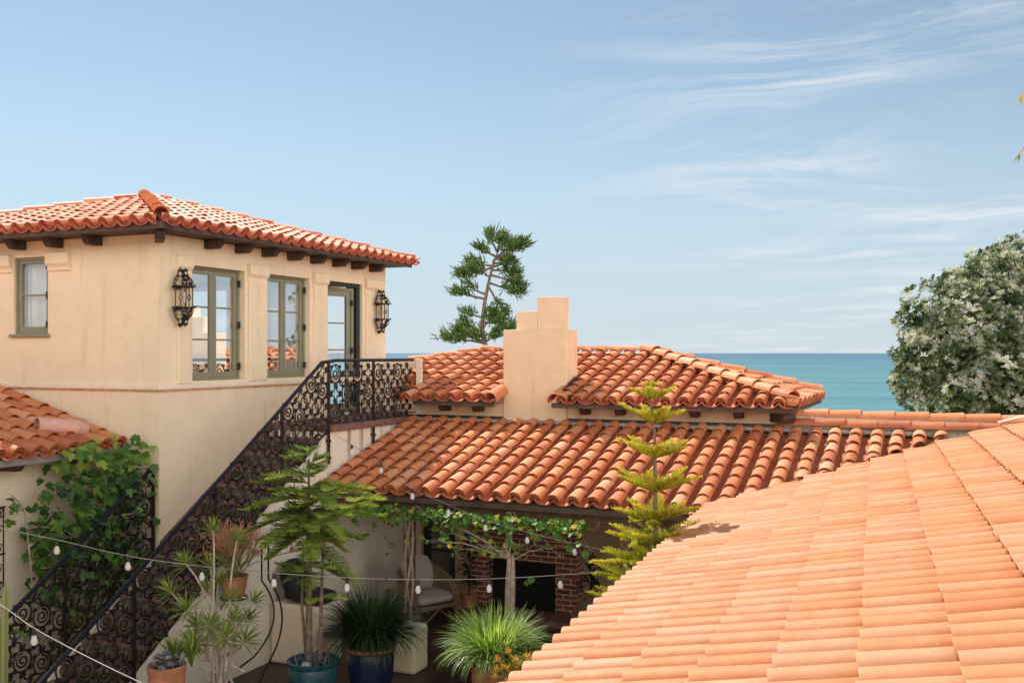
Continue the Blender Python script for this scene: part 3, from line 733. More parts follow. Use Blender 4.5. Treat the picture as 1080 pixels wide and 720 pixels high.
# ================================================================== REAR HOUSE
rear=thing('rear_house','low ochre house with red tile hip roof and stepped chimney, facing the sea','house',(-5,15,0))
WY=13.2; EY=12.8; EZ=E-.69
mb=MB()
# wall with french door opening
fd=(atY(446,0,WY).x, atY(480,0,WY).x)
mb2=MB()
wallgrid(mb,-7.29,-1.98,2.42,EZ+.06,[], lambda a,z,d:(a,WY+d,z), .2)
mb.build('wall',M['ochre'],rear)
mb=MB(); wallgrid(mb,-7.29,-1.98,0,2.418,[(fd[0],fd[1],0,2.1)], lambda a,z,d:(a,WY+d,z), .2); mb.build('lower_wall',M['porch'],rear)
mb=MB(); mb.box(-2.18,-1.98,WY+.201,15.6,0,EZ+.05); mb.box(-7.29,-2.181,15.5,15.6,0,EZ); mb.build('side_wall',M['ochre'],rear)
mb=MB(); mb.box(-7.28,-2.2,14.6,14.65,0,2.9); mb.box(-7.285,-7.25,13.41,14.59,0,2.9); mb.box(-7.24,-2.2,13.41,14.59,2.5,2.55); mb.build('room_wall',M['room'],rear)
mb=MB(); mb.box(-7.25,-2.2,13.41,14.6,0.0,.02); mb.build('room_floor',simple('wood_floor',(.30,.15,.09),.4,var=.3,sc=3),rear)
casement(rear,lambda a,z,d:(a,WY+d,z),fd[0],fd[1],0.0,2.1,1,3,M['dkgreen'],M['glassdoor'],rec=.04,leaf=1,fw=.06,name='french_door',sill=False,hinge=False)
# plane
pr_=.262
CX0,CX1,CYF,CYB=-5.92,-4.94,13.165,13.62
A1=(-4.42,15.3); A0=(-7.25,15.3); RZt=EZ+pr_*2.5
PLz=lambda y: EZ+pr_*(y-EY)
RXr=-1.8
m=MB()
m.poly([(-7.2,EY,EZ),(CX0,EY,EZ),(CX0,A1[1],RZt-.02),(A0[0],A0[1],RZt-.02),(-8.2,14.66,PLz(14.66)-.02)])
m.poly([(CX1,EY,EZ),(RXr,EY,EZ),(A1[0],A1[1],RZt-.02),(CX1,A1[1],RZt-.02)])
m.poly([(CX0,CYB-.05,PLz(CYB-.05)),(CX1,CYB-.05,PLz(CYB-.05)),(CX1,A1[1],RZt-.02),(CX0,A1[1],RZt-.02)])
m.poly([(RXr,EY,EZ),(RXr,15.8,EZ),(A1[0],A1[1],RZt-.02)])
m.poly([(RXr,15.8,EZ),(-8.2,15.8,EZ),(-8.2,14.66,PLz(14.66)-.02),(A0[0],A0[1],RZt-.02),(A1[0],A1[1],RZt-.02)])
m.poly([(-7.2,EY,EZ-.03),(CX0,EY,EZ-.03),(CX0,15.8,EZ-.03),(-8.2,15.8,EZ-.03),(-8.2,14.66,EZ-.03)][::-1])
m.poly([(CX1,EY,EZ-.03),(RXr,EY,EZ-.03),(RXr,15.8,EZ-.03),(CX1,15.8,EZ-.03)][::-1])
m.build('roof_underlay',M['flash'],rear)
# front field split round the chimney
CX0,CX1,CYF,CYB=-5.92,-4.94,13.165,13.62
ps=Vector((0,1,pr_)).normalized()
cc=.243; LL=.275; RR=.080
def front(poly,name,i0,i1,j0=0):
    return slope_field(name,rear,M['tile'],(-1.95,EY-.05,EZ),(-1,0),(0,1),pr_,i0,i1,11,cc,LL,RR,poly,j0=j0,tb=.45,tv=.22)
front([(-7.19,EY-1),(CX0,EY-1),(CX0,A0[1]),(-7.25,A0[1]),(-8.18,14.66)],'roof_left_field',15,27)
front([(CX1,EY-1),(RXr+1,EY-1),(A1[0],A1[1]),(CX1,A1[1])],'roof_right_field',-1,13)
front([(CX0+.001,CYB),(CX1-.001,CYB),(CX1-.001,A1[1]),(CX0+.001,A1[1])],'roof_mid_field',11,18)
slope_field('roof_end_field',rear,M['tile'],(RXr+.05,EY+.1,EZ),(0,1),(-1,0),(RZt-EZ)/2.62,0,15,10,.232,.30,RR,[(RXr+1,EY-1.0),(RXr+1,16.1),(A1[0],A1[1]+.001),(A1[0],A1[1])],tb=.6)
mb=MB(); caps(mb,(A0[0],A0[1],RZt+.07),(A1[0]+.05,A1[1],RZt+.07),.09,.40,.02,tb=.55); mb.build('ridge_cap',M['tile'],rear,smooth=True)
mb=MB(); caps(mb,(RXr+.02,EY+.0,EZ+.11),(A1[0],A1[1],RZt+.09),.10,.38,.03,tb=.65); mb.build('hip_cap',M['tile'],rear,smooth=True)
mb=MB(); caps(mb,(RXr+.02,15.75,EZ+.10),(A1[0],A1[1],RZt+.09),.09,.42,.03,tb=.45); mb.build('hip_cap',M['tile'],rear,smooth=True)
mb=MB(); caps(mb,(-8.3,14.60,PLz(14.6)+.07),(A0[0],A0[1],RZt+.07),.09,.40,.02,tb=.5); mb.build('hip_cap',M['tile'],rear,smooth=True)
for (a,b_) in ((-7.2,CX0+.02),(CX1-.08,RXr+.03)): fascia(rear,(a,EY+.0,EZ-.035),(b_,EY+.0,EZ-.035),.07)
fascia(rear,(RXr,EY+.03,EZ-.035),(RXr,15.8,EZ-.035),.07)
for px in (473,508,620,657,735,781): tail(rear,(atY(px,0,WY).x,WY+.02,EZ-.065),(0,-1),.26,.10,.10)
tail(rear,(-2.1,WY+.1,EZ-.065),(.75,-1),.42,.18,.14)
# chimney: sub-parts
ch=MB(); ch.box(CX0,CX1,CYF,CYB,2.3,E+.335); cho=ch.build('chimney',M['ochre'],rear,bevel=.012)
xm=atY(568,0,13.3).x; xl=atY(546,0,13.3).x; xr=atY(592,0,13.25).x
ch=MB(); ch.box(xl,xm,13.25,13.55,E+.335,E+.60); o=ch.build('chimney_flue',M['ochre'],cho,bevel=.01)
ch=MB(); ch.box(xm,xr,13.25,13.56,E+.335,E+.80); o=ch.build('chimney_flue',M['ochre'],cho,bevel=.01)
# chimney flashings + loose rake tiles
mb=MB(); mb.beam((CX1+.035,12.95,E-.58),(CX1+.035,13.5,E-.40),.02,.15); mb.beam((CX1-.03,12.90,E-.61),(CX1+.18,12.90,E-.60),.16,.05); mb.build('chimney_flashing',M['darkmetal'],rear)
mb=MB(); mb.beam((CX0-.12,13.0,E-.585),(CX0+.03,13.05,E-.56),.14,.05); mb.build('chimney_flashing',M['darkmetal'],rear)
for (x,tw) in ((CX0+.0,1),(CX1-.03,-1)):
    mb=MB(); e=Vector((.80*1,0,-.6*tw)).normalized(); s=ps; n=e.cross(s); n=n if n.z>0 else -n
    tile(mb,Vector((x,EY-.06,EZ+.05)),s,e,n,.42,.10,.09,.0,.45); mb.build('rake_tile',M['tile'],rear,smooth=True)

# ================================================================== PORCH
porch=thing('porch','open porch with orange clay tile roof on wooden posts, joined to the rear house','porch',(-4,11.5,0))
PY0=10.8; PZ0=E-1.75-.015; pp_=(1.75-.94-.075)/2.4; PXL=-7.44
v0=(-2.53,10.8); v1=(-.115,13.2)
YF=WY-.004
deck('roof_deck',[(PXL,PY0,PZ0),(v0[0]+.3,PY0,PZ0),(v1[0]+.3,YF,PZ0+pp_*(YF-PY0)),(PXL,YF,PZ0+pp_*(YF-PY0))],M['wood'],porch,.04)
slope_field('roof',porch,M['tile'],(PXL+.11,PY0-.06,PZ0+.01),(1,0),(0,1),pp_,0,32,10,.2415,.283,.080,[(PXL+.01,PY0-1),(v0[0]+.15-1.0*1.0,PY0-1),(v0[0]+.25,PY0),(v1[0]+.25,13.08),(PXL+.01,13.08)],tb=.55,tv=.22)
fascia(porch,(PXL,PY0-.0,PZ0-.055),(v0[0]+.5,PY0-.0,PZ0-.055),.07)
mb=MB(); mb.beam((-7.42,PY0+.28,PZ0-.12),(-2.0,PY0+.28,PZ0-.12),.16,.20); mb.build('beam',M['postwood'],porch,bevel=.01)
mb=MB(); mb.beam((PXL,13.13,E-.985),(-.2,13.13,E-.985),.11,.04); mb.build('wall_flashing',M['flash'],porch)
mb=MB(); mb.beam((PXL,13.185,E-.94),(-1.99,13.185,E-.94),.022,.035); mb.build('flashing_strip',M['darkmetal'],porch)
for px in (432,660,548):
    x=atY(px,0,PY0+.28).x
    mb=MB(); mb.box(x-.06,x+.06,PY0+.22,PY0+.34,0,PZ0-.225); 
    if px==660: mb.box(x-.16,x+.16,PY0+.225,PY0+.335,PZ0-.36,PZ0-.224)
    if px==548: continue
    mb.build('post',M['postwood'],porch,bevel=.012)
for k in range(13):
    x=-7.2+k*.42
    mb=MB(); mb.beam((x,PY0+.05,PZ0-.02),(x,YF-.01,PZ0-.045+pp_*(YF-PY0-.05)),.07,.05); mb.build('rafter',M['wood'],porch)
# cap wall to the right
cw_=thing('capped_wall','low wall topped by two rows of orange barrel tiles right of the rear house','wall',(0,13.4,0))
mb=MB(); mb.box(-1.97,4.5,13.2,13.5,0,E-.80); mb.build('wall_body',M['towerlow'],cw_)
mb=MB(); caps(mb,(4.5,13.15,E-.925),(-1.95,13.15,E-.925),.10,.385,.012,tb=.12,tv=.1); mb.build('lower_tile_row',M['tile'],cw_,smooth=True)
mb=MB(); caps(mb,(4.5,13.27,E-.845),(-1.80,13.27,E-.815),.105,.385,.012,tb=.6,tv=.2); mb.build('upper_tile_row',M['tile'],cw_,smooth=True)

# ================================================================== NEAR ROOF
near=thing('near_house','house in the foreground seen as a large peach clay tile roof','house',(3,6,0))
al=radians(3.6); ux=Vector((cos(al),sin(al)*1.0,0)); ux=Vector((cos(al),sin(al),0)); uy=Vector((-sin(al),cos(al),0))
NP=.28; NX0=-1.697
def NQ(x,y,dz=0): return ux*x+uy*y+Vector((0,0,E-1.157+NP*x+dz))
deck('roof_deck',[NQ(NX0+.05,-1,-.085),NQ(NX0+.05,10.5,-.085),NQ(.6,12.9,-.085),NQ(4.5,12.9,-.085),NQ(4.5,-1,-.085)][::-1],M['wood'],near,.03)
s=(ux+Vector((0,0,NP))).normalized(); n=uy.cross(s); n=n if n.z>0 else -n
mb=MB(); field(mb,NQ(NX0,-.6,-.125),uy,s,n,0,76,0,19,.178,.347,.0845,pan=False,lift=.034,boost=False,jit=.8,hb=.02,tb=.68,tv=.2,flat=1.12)
def nv(x,y): q=ux*x+uy*y; return (q.x,q.y)
farcut=[nv(NX0-.3,-2),nv(5,-2),nv(5,12.3),nv(2.0,12.75),nv(.85,13.05),nv(.55,13.1),nv(-1.75,10.9),nv(NX0-.3,10.8)]
mb.build('roof',M['tilenear'],near,smooth=True,cut=cutpoly(farcut))
mb=MB(); 
a=NQ(NX0+.25,-1); b_=NQ(NX0+.25,10.5)
mb.poly([(a.x,a.y,0),(b_.x,b_.y,0),(b_.x,b_.y,b_.z-.25),(a.x,a.y,a.z-.25)][::-1])
c_=NQ(4.4,10.5); mb.poly([(b_.x,b_.y,0),(c_.x,c_.y,0),(c_.x,c_.y,c_.z-.25),(b_.x,b_.y,b_.z-.25)])
mb.build('wall',M['towerlow'],near)
mb=MB(); mb.beam(NQ(1.25,12.05,.05),NQ(1.75,12.05,.055),.07,.012); mb.build('white_flashing',simple('white_metal',(.75,.72,.68),.5),near)

# ================================================================== FIREPLACE
fp=thing('fireplace','red brick fireplace on the porch wall under the chimney','fireplace',(-5,13,0))
fx0=atY(497,0,12.92).x; fx1=atY(608,0,12.92).x; ox0=atY(514,0,12.92).x; ox1=atY(586,0,12.92).x; oz=E-(597-372)/F*13.7
mb=MB(); wallgrid(mb,fx0,fx1,0,2.46,[(ox0,ox1,0.05,oz)],lambda a,z,d:(a,12.92+d,z),.274); mb.build('brick_surround',M['brick'],fp)
mb=MB(); mb.box(ox0-.01,ox1+.01,13.12,13.15,0.04,oz+.02); mb.build('firebox',M['soot'],fp)
mb=MB(); mb.box(fx0-.05,fx1+.3,12.45,12.915,0.001,.10); mb.build('hearth',M['step'],fp,bevel=.01)
# ================================================================== low walls
lw=MB(); lw.box(-7.44,-6.75,9.75,10.25,0,.72)
tag(lw.build('low_bench_wall',M['towerlow'],None,bevel=.03),'low tan stucco bench wall behind the teal pot','wall')
p=atY(430,0,10.15)
lw=MB(); lw.box(p.x-.17,p.x+.17,10.0,10.35,0,.53); tag(lw.build('stucco_pedestal',stucco('pedestal_stucco',(.78,.68,.46),.15),None,bevel=.04),'short cream stucco pedestal in front of the left porch post','pedestal')
cu=MB()
q=Vector((-7.05,9.98,.74))
def cushion(mb,c,sx,sy,sz,M_=None):
    b=len(mb.v); nu,nv_=14,10
    for i in range(nv_+1):
        ph=-pi/2+pi*i/nv_
        for j in range(nu*2):
            g=2*pi*j/(nu*2)
            def se(v,e_): return math.copysign(abs(v)**e_,v)
            x=se(cos(ph),.5)*se(cos(g),.38)*sx/2; y=se(cos(ph),.5)*se(sin(g),.38)*sy/2; z=se(sin(ph),.8)*sz/2*(1+.12*(cos(g*2)))
            v=Vector((x,y,z)); v=(M_@v) if M_ else v
            mb.v.append(tuple(Vector(c)+v))
    k=nu*2
    for i in range(nv_):
        for j in range(k): mb.face((b+i*k+j,b+i*k+(j+1)%k,b+(i+1)*k+(j+1)%k,b+(i+1)*k+j))
cushion(cu,(-7.02,9.98,.80),.55,.45,.16,Matrix.Rotation(.1,3,'Y'))
cushion(cu,(-7.25,10.0,.98),.16,.45,.42,Matrix.Rotation(-.3,3,'Y'))
tag(cu.build('seat_cushion',M['blackfab'],None,smooth=True),'black cushion lying on the low bench wall under the stairs','cushion')

# ================================================================== ARMCHAIRS
def armchair(loc, rot, label, blanket=False):
    R=thing('wicker_armchair',label,'armchair',loc,'rattan armchairs on the porch')
    def part(mb,name,mat,**k):
        o=mb.build(name,mat,None,**k); o.parent=R; return o
    # shell : U shaped woven wall
    mb=MB(); prof=[]; 
    K=24; pts=[]
    for i in range(K+1):
        t=i/K*2-1   # -1..1 around the U, front at +y side
        g=t*pi*.5
        if abs(t)<.5: a=t*pi; x=.33*sin(a)/1.0; y=-.28-.06*cos(a)+.06
        x=.34*max(-1,min(1,sin(g)*1.35)); y=.34-.66*cos(g)**.8 if cos(g)>0 else .34
        h=.62+.16*max(0,cos(g))**2
        if abs(t)>.8: h=.62-.25*((abs(t)-.8)/.2)**2
        pts.append((x,y,h))
    for (off,inner) in ((0,0),(.045,1)):
        for (x,y,h) in pts:
            l=sqrt(x*x+y*y)+1e-6; k=1-off/l
            for z in (.22,h): mb.v.append((x*k,y*k,z+(.0 if not inner else 0)))
    m_=2*(K+1)
    for i in range(K):
        a=2*i; mb.face((a,a+2,a+3,a+1)); mb.face((m_+a+1,m_+a+3,m_+a+2,m_+a)); mb.face((a+1,a+3,m_+a+3,m_+a+1)); mb.face((a+2,a,m_+a,m_+a+2))
    mb.face((0,1,m_+1,m_)); mb.face((2*K,m_+2*K,m_+2*K+1,2*K+1))
    part(mb,'woven_shell',M['wicker'],smooth=True)
    mb=MB(); mb.tube([(x,y,h+.01) for (x,y,h) in pts],.026,8); mb.tube([(x,y,.22) for (x,y,h) in pts],.02,8); mb.tube([(-.34,.34,.22),(-.34,.36,.37)],.022,8); mb.tube([(.34,.34,.22),(.34,.36,.37)],.022,8)
    part(mb,'rim',M['wicker'],smooth=True)
    mb=MB(); mb.box(-.30,.30,-.26,.36,.28,.33); part(mb,'seat_base',M['wicker'],bevel=.015)
    for (x,y) in ((-.30,.32),(.30,.32),(-.25,-.28),(.25,-.28)):
        mb=MB(); mb.tube([(x,y,.30),(x*1.05,y*1.05,0)],.019,8); part(mb,'leg',M['wicker'],smooth=True)
    mb=MB()
    for s_ in (-1,1): mb.tube([(s_*.3,.33,.05),(s_*.1,.35,.2),(0,.35,.28)],.012,6); mb.tube([(s_*.31,.3,.05),(s_*.31,0,.24),(s_*.28,-.26,.05)],.012,6)
    part(mb,'brace',M['wicker'],smooth=True)
    mb=MB(); cushion(mb,(0,.06,.40),.58,.60,.15); part(mb,'seat_pad',M['cushion'],smooth=True)
    mb=MB(); cushion(mb,(0,-.20,.66),.50,.15,.46,Matrix.Rotation(.25,3,'X')); part(mb,'back_pad',M['cushion'],smooth=True)
    R.rotation_euler=(0,0,rot); return R
p=atY(462,0,12.25)
R1=armchair((p.x-.05,11.95,0),radians(180+62),'light rattan armchair with pale grey cushions left of the brick fireplace')
R1.scale=(1.0,)*3
p2=atY(648,0,11.9)
R2=armchair((p2.x+.05,11.9,0),radians(60),'rattan armchair draped with a blue grey blanket, half hidden behind the foreground roof')
R2.scale=(1.15,)*3
mb=MB(); nx,ny=14,18
for i in range(nx+1):
    for j in range(ny+1):
        u=i/nx-.5; v_=j/ny
        x=u*.62; 
        if v_<.35: y=-.46+.0*v_; z=.35+v_/.35*.50
        elif v_<.5: y=-.46+(v_-.35)/.15*.16; z=.86
        else: y=-.30+(v_-.5)/.5*.55; z=.86-.38*min(1,(v_-.5)/.22)
        z+=.012*sin(i*1.7+j*.6)-.10*abs(u)**2*2; y+=.01*sin(i*2.1)
        mb.v.append((x,y,z))
for i in range(nx):
    for j in range(ny):
        a=i*(ny+1)+j; mb.face((a,a+ny+1,a+ny+2,a+1))
bl=mb.build('blanket',M['blanket'],None,smooth=True); bl.location=R2.location; bl.rotation_euler=R2.rotation_euler; bl.scale=(1.15,)*3
sm=bl.modifiers.new('thick','SOLIDIFY'); sm.thickness=.015
tag(bl,'blue grey blanket thrown over the right hand rattan armchair','blanket')

# ================================================================== plants helpers
def rnd(a,b): return random.uniform(a,b)
def rdir(): 
    while True:
        v=Vector((rnd(-1,1),rnd(-1,1),rnd(-1,1)))
        if .1<v.length<1: return v.normalized()
def leaf(mb,p,d,up,L,W,t,fold=.15,droop=0.):
    d=d.normalized(); a=d.cross(up)
    if a.length<1e-3: a=d.orthogonal()
    a.normalize(); u=a.cross(d)
    b=len(mb.v); m_=p+d*L*.5-u*fold*W
    e_=p+d*L-Vector((0,0,droop*L))
    mb.v+=[tuple(p),tuple(m_+a*W/2+u*fold*W),tuple(e_),tuple(m_-a*W/2+u*fold*W),tuple(m_)]
    mb.face((b,b+1,b+4),t); mb.face((b+1,b+2,b+4),t); mb.face((b+2,b+3,b+4),t); mb.face((b+3,b,b+4),t)
def blade(mb,p,g,L,W,lean,t,seg=5,curve=1.6):
    out=Vector((cos(g),sin(g),0)); side=Vector((-sin(g),cos(g),0)); q=Vector(p); ang=pi/2-lean*.35; b=len(mb.v)
    for i in range(seg+1):
        f=i/seg; w=W*(1-f**2.2)*.5+.0006
        mb.v+=[tuple(q-side*w),tuple(q+side*w)]
        ang2=ang-lean*curve*f; q=q+(out*cos(ang2)+Vector((0,0,1))*sin(ang2))*(L/seg)
    for i in range(seg):
        a=b+2*i; mb.face((a,a+1,a+3,a+2),t)
def pot(parent,c,r,h,mat,rimmat=None,name='pot',taper=.72,soilz=.05,bul=.04):
    mb=MB(); prof=[(r*taper*.96,0),(r*taper,.01),(r*(taper+1)/2+bul*r*4*.3,h*.5),(r,h*.86),(r*.97,h*.9),(r*1.05,h*.93),(r*1.07,h),(r*.93,h),(r*.90,h-soilz*1.3)]
    mb.lathe(c,prof,32); o=mb.build(name,mat,parent,smooth=True)
    mb=MB(); mb.lathe((c[0],c[1],c[2]+h-soilz),[(r*.915,-.02),(r*.915,0),(r*.4,.01)],24); mb.build('soil',M['soil'],parent)
    return o
def bez(p0,p1,p2,n=8):
    return [p0*(1-t)**2+p1*2*t*(1-t)+p2*t*t for t in [i/n for i in range(n+1)]]

def sprig(mb,p,d,L,r,t,up=Vector((0,0,1)),needles=6,nl=.02):
    d=d.normalized(); mb.tube([p,p+d*L*.5+up*L*.04,p+d*L+up*L*.14],[r,r*.9,r*.25],3,t,cap=False)
    for k in range(needles):
        q=p+d*L*(k+.5)/needles; dd=(d*.8+rdir()*.9).normalized(); a=dd.orthogonal().normalized()*nl*.16
        b=len(mb.v); mb.v+=[tuple(q-a),tuple(q+a),tuple(q+dd*nl)]; mb.face((b,b+1,b+2),t)
def arbranch(mb,wood,p,d,L,t0,sp=.022,sl=.12,droop=.1,r=.008,up=Vector((0,0,1)),curl=.25,nd=6,nl=.02,bare=.12,lift=0):
    d=d.normalized(); n=max(5,int(L/sp)); side=d.cross(up).normalized(); q=Vector(p); pts=[q.copy()]
    for i in range(n):
        f=i/n; dd=(d+up*(curl*(f-.35)*2-droop)).normalized(); q=q+dd*(L/n); pts.append(q.copy())
        if f<bare: continue
        ll=sl*(1-.75*f**1.5)*(.55+.45*min(1,f*5))
        for s_ in (-1,1):
            dv=(side*s_*1.0+dd*.75+up*(rnd(.1,.4)+lift)).normalized()
            sprig(mb,q+dd*rnd(0,sp),dv,ll*rnd(.8,1.15),r,min(1,max(0,t0+.35*f+rnd(-.2,.2))),up,nd,nl)
    sprig(mb,q,d+up*curl,sl*.5,r,min(1,t0+.45),up,nd,nl)
    wood.tube(pts,[max(.002,L*.013*(1-i/len(pts))) for i in range(len(pts))],4)

# --- bright norfolk pine
def norfolk():
    base=atD(691,372,9.2); x,y=base.x,base.y
    T=thing('norfolk_pine','bright yellow green young norfolk pine with tiered branches behind the foreground roof','tree',(x,y,0))
    top=E-.25
    wood=MB(); wood.tube([(x,y,0.2),(x+.01,y,1.5),(x-.005,y,top-.5),(x-.06,y,top-.12),(x-.10,y,top)],[.035,.028,.014,.009,.004],7)
    tiers=[(top-.02,.07,4,.03),(top-.12,.20,5,.0),(top-.34,.34,6,.05),(top-.66,.40,7,.0),(top-.97,.45,7,-.02),(top-1.24,.47,7,-.02),(top-1.46,.52,7,-.05),(top-1.66,.55,8,-.05),(top-1.85,.62,8,-.10),(top-2.1,.66,8,-.1),(top-2.4,.70,8,-.1)]
    mb=MB()
    for k,(z,L,n,dz) in enumerate(tiers):
        g0=rnd(0,6)
        for i in range(n):
            g=g0+2*pi*i/n+rnd(-.12,.12); d=Vector((cos(g),sin(g),.50-.035*k+rnd(-.08,.08)))
            arbranch(mb,wood,Vector((x-.05 if k==0 else x,y,z-.06)),d,L*rnd(.75,1.1),.55 if k<7 else .32,sp=.0125,sl=.07+.11*L,droop=.0,r=.0075,curl=.12+.05*rnd(-1,1),nd=7,nl=.022,bare=.04,lift=.45)
    for k in range(26):
        z=top-rnd(1.15,2.3); g=rnd(0,6.3); arbranch(mb,wood,Vector((x,y,z)),Vector((cos(g),sin(g),rnd(-.25,.5))),rnd(.25,.6),rnd(.1,.75),sp=.016,sl=rnd(.06,.11),droop=rnd(0,.2),r=.006,curl=.1,nd=6,nl=.02,bare=.2)
    # long low branch to the left
    d=(atD(628,590,9.3)-atD(690,585,9.3)); arbranch(mb,wood,atD(690,590,9.2),d,d.length,.6,sp=.011,sl=.11,droop=.0,r=.009,curl=.15,bare=.3,nd=7,nl=.022,lift=.3)
    wood.build('trunk',M['bark'],T,smooth=True); mb.build('crown',M['pineleaf'],T)
    mb=MB(); pot(T,(x,y,0),.22,.36,M['terra'])
norfolk()
# --- potted araucaria in teal pot
def potpine():
    b0=atD(330,372,10.15); x,y=b0.x,b0.y
    T=thing('potted_pine','tall potted pine with feathery drooping branches in a teal glazed pot','potted plant',(x,y,0))
    pot(T,(x,y,0),.245,.58,M['tealpot'],bul=.12,taper=.66)
    wood=MB(); z0=.52
    tops=[(324,478,-.04),(348,540,.10),(312,560,-.12)]
    wood.tube([(x-.05,y,z0),(x-.06,y+.02,1.2),(x-.05,y,1.9),(x-.05,y,2.62)],[.04,.033,.024,.008],7)
    wood.tube([(x+.05,y+.05,z0),(x+.09,y+.02,1.2),(x+.13,y,1.9)],[.025,.02,.01],6)
    wood.tube([(x-.10,y+.04,z0),(x-.15,y+.02,1.1),(x-.12,y,1.75)],[.02,.016,.008],6)
    mb=MB()
    spec=[]
    for k,(z,L,n) in enumerate([(2.62,.16,5),(2.46,.30,6),(2.26,.60,8),(2.14,.70,9),(2.0,.72,9),(1.86,.62,6),(1.6,.45,3)]):
        g0=rnd(0,6)
        for i in range(n):
            g=g0+2*pi*i/n+rnd(-.2,.2); L2=L*rnd(.4,1.2); zj=rnd(-.12,.12)
            arbranch(mb,wood,Vector((x-.05,y,z+zj)),Vector((cos(g),sin(g),.38-.1*k+rnd(-.2,.2))),L2,.25+.2*rnd(0,1),sp=.017,sl=.20,droop=.16+.05*k,r=.0075,curl=-.05,nd=7,nl=.028,bare=.03)
    for (px,py,L,sg,t) in ((350,572,.30,1,.6),(352,632,.30,1,.7),(340,600,.28,1,.4),(362,545,.25,1,.75),(312,560,.3,-1,.3),(305,600,.35,-1,.25),(385,535,.26,1,.9),(300,520,.4,-1,.6),(290,505,.35,-1,.5),(370,515,.4,1,.6),(330,545,.4,1,.5),(322,530,.35,-1,.7),(395,528,.25,1,.95),(345,520,.35,1,.8),(285,548,.3,-1,.5)):
        q=atD(px-sg*18,py-4,10.0+rnd(-.2,.3))
        arbranch(mb,wood,q,Vector((.85*sg,.1,.1)),L,t,sp=.022,sl=.15,droop=.2,curl=.05,bare=.02)
        arbranch(mb,wood,q,Vector((.3*sg,-.8,.1)),L*.7,t,sp=.022,sl=.13,droop=.2,curl=.05,bare=.02)
        wood.tube([Vector((x+.02,y,q.z-.05)),q],.007,5)
    wood.build('trunk',M['bark'],T,smooth=True); mb.build('foliage',M['pinedark'],T)
    g=MB()
    for k in range(90): blade(g,(x+rnd(-.17,.17),y+rnd(-.17,.17),.52),rnd(0,6.3),rnd(.12,.34),.008,rnd(.5,1.6),rnd(0,.6))
    g.build('underplanting',M['succ'],T)
    st=MB(); st.lathe((x+.02,y-.15,.53),[(.01,-.02),(.045,0),(.055,.03),(.04,.06),(.01,.07)],12); tag(st.build('pebble',M['stone'],None,smooth=True),'round pale stone lying on the soil of the teal pot','stone')
potpine()
# --- grasses
def grass(name,label,px,d,r,h,potmat,blademat,nb,L,extra=None,rim=None):
    b0=atD(px,372,d); x,y=b0.x,b0.y
    T=thing(name,label,'potted plant',(x,y,0))
    pot(T,(x,y,0),r,h,potmat,bul=.10)
    if rim:
        m_=MB(); m_.lathe((x,y,h+.001),[(r*1.075,-.035),(r*1.085,0),(r*1.0,.006),(r*.95,.0)],28); m_.build('pot_rim',rim,T,smooth=True)
    mb=MB()
    for k in range(nb):
        g=rnd(0,2*pi); rr=r*.8*sqrt(random.random()); ln_=rnd(.15,1.25) 
        blade(mb,(x+rr*cos(g),y+rr*sin(g),h-.03),g+rnd(-.5,.5),L*rnd(.7,1.15),rnd(.010,.017),ln_*1.25,min(1,max(0,random.gauss(.55,.25))),6,1.75)
    mb.build('foliage',blademat,T); return T
grass('dark_grass_plant','clump of dark arching grass in a cobalt blue glazed pot left of the pedestal',391,10.65,.25,.58,M['bluepot'],M['grassd'],1500,.66,rim=M['terra'])
T=grass('bright_grass_plant','bright striped spider grass spilling over a terracotta pot below the porch',522,10.55,.25,.42,M['terra'],M['grassl'],1500,.60)
x,y=T.location.x,T.location.y
# vine trunk rising behind the grass, vine on the eave
V=thing('climbing_vine','gnarled climbing vine on a pale trunk spreading yellow green leaves along the porch eave','vine',(x+.2,y+.5,0))
wood=MB(); q0=atY(538,0,10.45); bx_=q0.x
for k in range(3):
    wood.tube([(bx_+.03*cos(k*2.1+z*2),10.45+.03*sin(k*2.1+z*2),z) for z in [0,.4,.7,.95,1.2,1.38]],[.045,.042,.038,.035,.03,.018],7)
tips=[]
top=Vector((bx_,10.45,1.34))
for k in range(17):
    e_=Vector((bx_+rnd(-1.3,1.1),10.55+rnd(-.12,.15),1.72+rnd(-.35,.06)))
    pts=bez(top,(top+e_)/2+Vector((rnd(-.2,.2),rnd(-.15,.1),rnd(-.05,.2))),e_,9); pts=[p+rdir()*.02 for p in pts]
    wood.tube(pts,[.006*(1-i/11)+.0012 for i in range(10)],4); tips+=pts[3:]
q1=atY(428,0,10.9)
for k in range(3):
    wood.tube([(q1.x+.05*cos(k*2+z*3.5),10.98+.05*sin(k*2+z*3.5),z) for z in [i*.17 for i in range(11)]],[.016]*10+[.01],5)
for k in range(30):
    a=Vector((rnd(-7.1,-3.4),10.72,1.80+rnd(-.1,.05))); e_=a+Vector((rnd(-.5,.5),rnd(-.1,.15),rnd(-.5,.05)))
    pts=bez(a,(a+e_)/2+Vector((0,0,-.15)),e_,8); wood.tube(pts,.004,3)
    if k<14: tips+=pts
wood.build('stems',M['barkpale'],V,smooth=True)
mb=MB()
def vleaf(p,sz,t):
    d=Vector((rnd(-.8,.8),rnd(-1,.2),rnd(-1,.1))).normalized(); up=Vector((rnd(-.4,.4),-.6,rnd(.2,1))); a=d.cross(up).normalized(); u=a.cross(d)
    b=len(mb.v); pr=[(0,0),(.25,.42),(.6,.46),(1,0),(.6,-.46),(.25,-.42)]
    for (f,w) in pr: mb.v.append(tuple(p+d*sz*f+a*sz*w+u*abs(w)*sz*.25))
    mb.face((b,b+1,b+2,b+3),t); mb.face((b,b+3,b+4,b+5),t)
